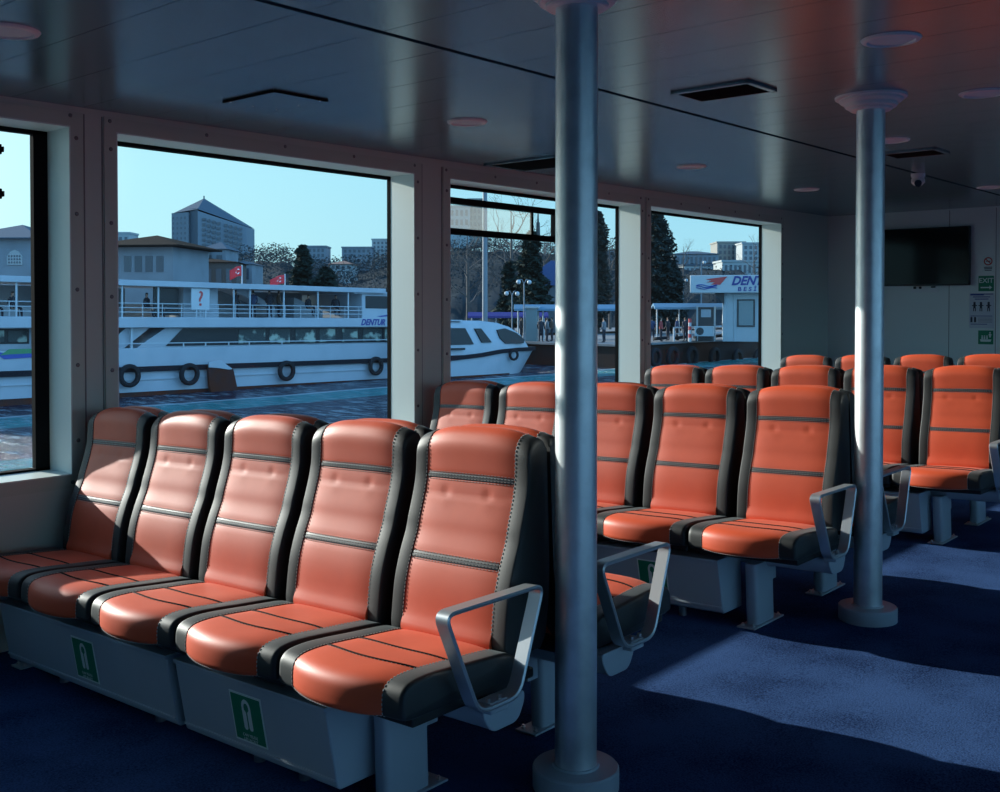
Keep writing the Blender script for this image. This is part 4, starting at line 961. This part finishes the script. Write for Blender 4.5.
tree('tall evergreen tree hidden mostly by the front steel pole', 'tree', (*spot(598, 96), G), lev(212, 96) - G, col_(1.5), X['leafcy'], 5500, .22, .18, 5)
tree('dark layered cedar left of the front steel pole in the second window', 'tree', (*spot(531, 98), G), lev(232, 98) - G, layer(3.2), X['leafdk'], 6000, .28, .25, 6)
tree('second dark cedar beside the tall mast', 'tree', (*spot(510, 104), G), lev(262, 104) - G, layer(2.4), X['leafdk'], 2200, .34, .2, 8)
tree('dark layered cedar above the ferry roof right of the flags', 'tree', (*spot(303, 150), G + 4), lev(246, 150) - G - 4, layer(3.0), X['leafdk'], 2600, .5, .25, 9)
tree('low dark cedar above the ferry roof, nearest the right flag', 'tree', (*spot(326, 148), G + 4), lev(268, 148) - G - 4, layer(3.2), X['leafdk'], 2200, .5, .25, 10)
tree('large bare winter tree behind the vent pane of the second window', 'bare tree', (*spot(512, 110), G), lev(201, 110) - G, lambda z: 5.2, None, 0, 0, .28, 11, bare=True)
tree('bare winter tree left of the tall mast in the second window', 'bare tree', (*spot(468, 108), G), lev(226, 108) - G, lambda z: 4.2, None, 0, 0, .22, 12, bare=True)
tree('bare winter tree between cedar and mast in the second window', 'bare tree', (*spot(545, 112), G), lev(236, 112) - G, lambda z: 4.5, None, 0, 0, .22, 13, bare=True)
tree('thin bare tree right of the tall evergreen in the third window', 'bare tree', (*spot(684, 108), G), lev(240, 108) - G, lambda z: 2.6, None, 0, 0, .14, 14, bare=True)
tree('bare tree beside the right frame of the third window', 'bare tree', (*spot(754, 118), G), lev(236, 118) - G, lambda z: 2.6, None, 0, 0, .14, 15, bare=True)
tree('bare tree in the narrow gap between front pole and window frame', 'bare tree', (*spot(610, 116), G), lev(247, 116) - G, lambda z: 3.6, None, 0, 0, .18, 16, bare=True)

# ---- wooded hillside
SIL = [(-120, 262), (0, 268), (60, 268), (115, 268), (200, 262), (246, 252), (285, 250), (300, 262), (340, 262), (370, 258), (400, 252), (450, 240), (500, 240), (556, 244), (617, 246), (650, 246), (670, 247), (700, 246), (726, 244), (757, 248), (800, 250), (1000, 262)]
def sil(u):
    for (a, va), (b_, vb) in zip(SIL[:-1], SIL[1:]):
        if a <= u <= b_: return va + (vb - va) * (u - a) / (b_ - a)
    return SIL[-1][1]
h_ = MB(); vs = []; fs = []; NU, ND = 150, 14
for i in range(NU + 1):
    u = -120 + 1120 * i / NU
    for k in range(ND + 1):
        t_ = k / ND; d = 125 + 215 * t_; zt = lev(sil(u), 340) - 3.5
        z = -1.2 + (zt + 1.2) * t_ ** .8 + random.uniform(-.6, .6) * (t_ > .05); vs.append((*spot(u, d), z))
for i in range(NU):
    for k in range(ND): a = i * (ND + 1) + k; fs.append((a, a + 1, a + ND + 2, a + ND + 1))
h_.add(vs, fs); struct(h_.build('hillside', X['hill'], angle=180))
wd = MB(); rnd = random.Random(5)
for k in range(2600):
    u = rnd.uniform(225, 780); t_ = rnd.uniform(.02, 1.) ** .8; d = 125 + 215 * t_; zt = lev(sil(u), 340) - 3.5; z = -1.2 + (zt + 1.2) * t_ ** .8
    if 668 < u < 765 and t_ > .22: continue
    c = Vector((*spot(u, d), z)); Ht = rnd.uniform(2.5, 5.5) * (.7 + .5 * t_)
    if sil(u) > 255 and t_ > .9: Ht *= .6
    for q in range(24):
        a = rnd.uniform(0, 2 * PI); p = c + Vector((math.cos(a) * Ht * rnd.uniform(.1, .42), math.sin(a) * Ht * rnd.uniform(.1, .42), Ht * rnd.uniform(.25, 1.)))
        s = Ht * rnd.uniform(.03, .075); u_ = Vector((rnd.gauss(0, 1), rnd.gauss(0, 1), rnd.gauss(0, 1))).normalized(); w_ = u_.orthogonal().normalized()
        wd.add([p - u_ * s, p + w_ * s * .7, p + u_ * s, p - w_ * s * .7], [(0, 1, 2, 3)])
wo = wd.build('woodland', X['wood'], smooth=False); tag(wo, 'bare winter woodland covering the hillside beyond the quay', 'woodland', kind='stuff')

# ---- buildings
def win_grid(par, x0, x1, z0, z1, nx, nz, w, h, y, m_, nm='window'):
    for i in range(nx):
        for k in range(nz):
            cx = x0 + (x1 - x0) * (i + .5) / nx; cz = z0 + (z1 - z0) * (k + .5) / nz; b = MB(); b.box((cx - w / 2, y - .06, cz - h / 2), (cx + w / 2, y + .05, cz + h / 2)); b.build(nm, m_, par, smooth=False)
def house(label, u0, u1, d, vt, vb, depth, wall, roof, roofh, nx, nz, rz=0., over=.4, flat=False):
    x, y = spot((u0 + u1) / 2, d); W = (u1 - u0) / 1046.9 * d; z0 = lev(vb, d); H = lev(vt, d) - z0
    t = thing('building', label, 'building', (x, y, z0), (0, 0, YAWF - PI / 2 + rz))
    b = MB(); b.box((-W / 2, 0, -3), (W / 2, depth, H)); b.build('wall', wall, t, smooth=False)
    if flat:
        b = MB(); b.box((-W / 2 - .2, -.2, H), (W / 2 + .2, depth + .2, H + roofh)); b.build('roof', roof, t, smooth=False)
    else:
        o = over; r_ = min(W, depth) / 2; b = MB(); a_ = [(-W / 2 - o, -o), (W / 2 + o, -o), (W / 2 + o, depth + o), (-W / 2 - o, depth + o)]
        c_ = [(-W / 2 + r_, depth / 2 - .05), (W / 2 - r_ + .05, depth / 2 - .05), (W / 2 - r_ + .05, depth / 2 + .05), (-W / 2 + r_, depth / 2 + .05)]
        b.hexa([(*p, H) for p in a_] + [(*p, H + roofh) for p in c_]); b.box((-W / 2 - o, -o, H - .15 * over), (W / 2 + o, depth + o, H)); b.build('roof', roof, t, smooth=False)
    if nx: win_grid(t, -W / 2 + .04 * W, W / 2 - .04 * W, .05 * H, .95 * H, nx, nz, W / nx * .5, H / nz * .55, 0, X['glassd'])
    return t, W, H
# the tall hotel-like block with two wings either side of a dark corner
d = 420.; tx, ty = spot(208, d); sc_ = d / 1046.9; z0 = lev(262, d)
tw = thing('tower_block', 'tall grey tower block with a pyramid roof beyond the ferry', 'building', (tx, ty, z0), (0, 0, YAWF - PI / 2))
H = lev(212.5, d) - z0
b = MB(); b.prism([(-39 * sc_, 4), (-19 * sc_, 0), (-19 * sc_, 26), (-39 * sc_, 26)], lambda x, y: (x, y, -8), lambda x, y: (x, y, H)); lw = b.build('left_wing', X['stone'], tw, smooth=False)
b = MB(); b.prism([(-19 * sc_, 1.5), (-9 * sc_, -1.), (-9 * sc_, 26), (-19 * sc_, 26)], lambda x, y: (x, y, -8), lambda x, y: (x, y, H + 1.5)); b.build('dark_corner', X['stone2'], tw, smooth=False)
b = MB(); b.add([(-9 * sc_, -1, -8), (34 * sc_, 8, -8), (34 * sc_, 22, -8), (-9 * sc_, 26, -8), (-9 * sc_, -1, H + .5), (34 * sc_, 8, H - 5.2), (34 * sc_, 22, H - 5.2), (-9 * sc_, 26, H + .5)], [(3, 2, 1, 0), (4, 5, 6, 7), (0, 1, 5, 4), (1, 2, 6, 5), (2, 3, 7, 6), (3, 0, 4, 7)]); rw = b.build('right_wing', X['stone'], tw, smooth=False)
for i in range(4):
    for k in range(8):
        x = (-37.5 + i * 4.6) * sc_; y = 4 - 4 * (x / sc_ + 39) / 20; z = H - 1.6 - k * 2.05; b = MB(); b.box((x, y - .3, z - 1.0), (x + .8, y + .2, z)); b.build('window', X['glassd'], lw, smooth=False)
for i in range(8):
    for k in range(8):
        x = (-5 + i * 4.4 + (2 if i > 3 else 0)) * sc_; y = -1 + 9 * (x / sc_ + 9) / 48; z = H - 1.9 - k * 2.05 - (x / sc_ + 9) / 48 * 5.; b = MB(); b.box((x, y - .3, z - .95), (x + 1.25, y + .2, z)); b.build('window', X['glassd'], rw, smooth=False)
b = MB(); b.add([(-36 * sc_, 3, H), (-9 * sc_, -1.2, H + 1.2), (34 * sc_, 8, H - 5), (34 * sc_, 22, H - 5), (-36 * sc_, 26, H), (-9 * sc_, 8, H + 6.4)], [(0, 1, 5), (1, 2, 5), (2, 3, 5), (3, 4, 5), (4, 0, 5), (4, 3, 2, 1, 0)]); b.build('pyramid_roof', X['slate'], tw, smooth=False)
b = MB(); b.cyl((-9 * sc_, 8, H + 6.2), (-9 * sc_, 8, H + 7.4), .3, n=6); b.build('roof_finial', X['stone2'], tw)
# quayside pavilion with wide brown eaves, and what stands round it
t, W, Hh = house('grey quayside pavilion with wide brown tiled eaves below the tower block', 100, 175, 105, 245.5, 292, 9, X['plaster'], X['tile'], 1.3, 0, 0, -.12, 1.1)
win_grid(t, -W / 2 + 2.2, W / 2 - .8, 1.4, 4.2, 4, 1, .75, 1.6, 0, X['glassd'])
house('low brown-walled building right of the pavilion', 171, 236, 118, 262, 292, 8, X['brick'], X['tile'], .6, 6, 1, .1, .3)
house('small pale blue house with lit wall between pavilion and tower block', 172, 205, 124, 250, 272, 6, X['pale'], X['tile'], .5, 3, 1, .0, .3)
house('small grey house with dark gable beside the pale blue one', 203, 226, 126, 249, 276, 6, X['plaster'], X['slate'], 1.0, 2, 1, 0, .3)
house('grey house low above the ferry roof near the left flag', 226, 252, 128, 264, 284, 6, X['plaster'], X['slate'], .5, 3, 1, 0, .2)
house('far pale block peeping over the pavilion roof', 112, 130, 330, 234, 262, 8, X['pale'], X['pale'], .6, 3, 3, 0, .1, True)
house('blue pier building with dark hip roof in the far left window', -40, 36, 84, 238, 280, 8, X['plaster'], X['slate'], 1.35, 0, 0, -.05, .6)
t = [o for o in C.objects if o.get('label') == 'blue pier building with dark hip roof in the far left window'][0]
xw = (16 + 2) * 84 / 1046.9
b = MB(); b.prism([(xw - .62, 1.2), (xw + .62, 1.2), (xw + .62, 1.9), (xw + .35, 2.25), (xw, 2.42), (xw - .35, 2.25), (xw - .62, 1.9)], lambda x, z: (x, -.1, z), lambda x, z: (x, .05, z)); ow = b.build('ogee_window', X['pale'], t, smooth=False)
b = MB()
for i in range(5):
    for k in range(3): b.sphere((xw - .44 + i * .22, -.11, 1.4 + k * .25), .075, 8, 6, (1, .4, 1.2))
b.build('lattice_panes', X['glassd'], ow)
b = MB(); b.cyl((0 + xw * .95, 4, 4.4), (0 + xw * .95, 4, 6.6), .05, n=6); b.sphere((xw * .95, 4, 6.6), .12, 8, 6); b.build('roof_finial', X['stone'], t)
HB = [('apartment block on the skyline left of the pillar in the big window', 372, 389, 330, 240, 262, X['pale'], 4, 5), ('long apartment block on the skyline above the ferry wheelhouse', 342, 372, 325, 248, 264, X['plaster'], 6, 3),
      ('apartment block behind the layered cedar above the ferry', 303, 326, 315, 247, 264, X['plaster'], 5, 3), ('white villa on the slope right of the low cedar', 330, 352, 230, 264, 276, X['pale'], 4, 2),
      ('pale mansion seen through the vent pane of the second window', 444, 470, 300, 207, 238, X['pale'], 5, 3), ('ochre block right of the pale mansion behind the vent pane', 468, 482, 302, 200, 236, X['ochre'], 3, 5),
      ('long grey mansion with blue roof on the third window hillside', 674, 718, 260, 254, 268, X['plaster'], 9, 1), ('lower terrace of the long grey mansion', 684, 722, 235, 266, 276, X['pale'], 8, 1),
      ('wide cream apartment block near the right of the third window', 717, 745, 280, 243, 262, X['ochre'], 6, 3), ('cream apartment block cut by the third window frame', 742, 764, 270, 244, 262, X['pale'], 4, 3), ('pale terrace houses above the kiosk board', 722, 758, 220, 262, 276, X['pale'], 7, 1),
      ('dim block on the slope in the narrow gap by the front pole', 600, 622, 300, 252, 266, X['plaster'], 4, 2)]
for k, (l, u0, u1, d, vt, vb, m_, nx, nz) in enumerate(HB):
    house(l, u0, u1, d, vt, vb, 9, m_, X['slate'] if k in (6, 7) else X['redtile'] if k in (3,) else m_, .9 if k in (6, 3) else .4, nx, nz, 0, .4, k not in (6, 3))
x, y = spot(552, 100); t = thing('navy_roof_hall', 'hall with steep navy blue roof beside the front steel pole', 'building', (x, y, G), (0, 0, YAWF - PI / 2))
b = MB(); b.box((-3, 0, 0), (4, 5, 4.6)); b.build('wall', X['plaster'], t, smooth=False)
b = MB(); b.hexa([(-3.3, -.3, 4.5), (4.3, -.3, 4.5), (4.3, 5.3, 4.5), (-3.3, 5.3, 4.5), (0, 2.4, 7.0), (4.3, 2.4, 7.0), (4.3, 2.6, 7.0), (0, 2.6, 7.0)]); b.build('roof', X['navyroof'], t, smooth=False)
x, y = spot(538, 300); t = thing('minaret_mast', 'thin dark mast on the skyline seen through the vent of the second window', 'mast', (x, y, lev(240, 300))); b = MB(); b.cyl((0, 0, 0), (0, 0, 5), .7, .5, 10); b.cyl((0, 0, 5), (0, 0, 9), .3, .08, 10); b.build('mast_shaft', X['darkmetal'], t)
# ================================================================== LIGHT
SUN = Vector((-.105, 1, .268)).normalized()    # towards the sun
sl = bpy.data.lights.new('sun', 'SUN'); sl.energy = 8.2; sl.angle = .0093; sl.color = (1., .95, .88)
so = bpy.data.objects.new('sun', sl); C.objects.link(so); so.location = SUN * 60; so.rotation_euler = SUN.to_track_quat('Z', 'Y').to_euler()
w = bpy.data.worlds.new('sky'); bpy.context.scene.world = w; w.use_nodes = True; nt = w.node_tree; nt.nodes.clear()
out = nt.nodes.new('ShaderNodeOutputWorld'); bg = nt.nodes.new('ShaderNodeBackground'); tc = nt.nodes.new('ShaderNodeTexCoord')
sep = nt.nodes.new('ShaderNodeSeparateXYZ'); nt.links.new(tc.outputs['Generated'], sep.inputs[0])
def ramp(src, pts):
    r = nt.nodes.new('ShaderNodeValToRGB'); e = r.color_ramp.elements
    for k, (p, c) in enumerate(pts):
        if k < 2: e[k].position = p; e[k].color = (*c, 1)
        else: q = e.new(p); q.color = (*c, 1)
    nt.links.new(src, r.inputs[0]); return r
el = ramp(sep.outputs[2], [(0., (.46, .80, .92)), (1., (.10, .28, .66)), (.12, (.38, .77, .97)), (.3, (.22, .55, .92))])
dp = nt.nodes.new('ShaderNodeVectorMath'); dp.operation = 'DOT_PRODUCT'; dp.inputs[1].default_value = SUN; nt.links.new(tc.outputs['Generated'], dp.inputs[0])
gl = ramp(dp.outputs['Value'], [(.55, (0, 0, 0)), (1., (1.6, 1.4, 1.1)), (.80, (.16, .17, .09)), (.95, (.6, .55, .4))])
# fill light added to the sky away from the sun, for the shaded interior
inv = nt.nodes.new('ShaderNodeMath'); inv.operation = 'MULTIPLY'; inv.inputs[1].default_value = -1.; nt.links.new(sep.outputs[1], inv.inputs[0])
sky_fill = ramp(inv.outputs[0], [(.0, (0, 0, 0)), (1., (.27, .64, 1.17)), (.35, (.24, .58, 1.07))])
ad = nt.nodes.new('ShaderNodeMix'); ad.data_type = 'RGBA'; ad.blend_type = 'ADD'; ad.inputs[0].default_value = 1.
nt.links.new(el.outputs[0], ad.inputs[6]); nt.links.new(gl.outputs[0], ad.inputs[7])
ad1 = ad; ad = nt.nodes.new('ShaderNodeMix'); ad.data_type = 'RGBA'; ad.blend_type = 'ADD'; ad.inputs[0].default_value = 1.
nt.links.new(ad1.outputs[2], ad.inputs[6]); nt.links.new(sky_fill.outputs[0], ad.inputs[7])
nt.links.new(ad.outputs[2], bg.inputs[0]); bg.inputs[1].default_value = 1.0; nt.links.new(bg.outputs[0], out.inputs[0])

# ================================================================== CAMERA
cam = bpy.data.cameras.new('camera'); co = bpy.data.objects.new('camera', cam); C.objects.link(co)
YAW, PITCH, FPX = .7056, .0181, 1046.918
co.location = (0, 0, CAM_H); co.rotation_euler = (PI / 2 - PITCH, 0, YAW - PI / 2)
cam.sensor_width = 36; cam.lens = FPX / 1000 * 36; cam.shift_y = -(396 - 326.118) / 1000; cam.clip_end = 3000; cam.clip_start = .05
sc = bpy.context.scene; sc.camera = co
sc.view_settings.view_transform = 'Standard'; sc.view_settings.look = 'None'; sc.view_settings.gamma = 1; sc.view_settings.use_curve_mapping = False
sc.view_settings.exposure = 0.
try:
    sc.cycles.use_denoising = True; sc.cycles.max_bounces = 10; sc.cycles.diffuse_bounces = 6; sc.cycles.transparent_max_bounces = 24; sc.cycles.sample_clamp_indirect = 6
except Exception: pass
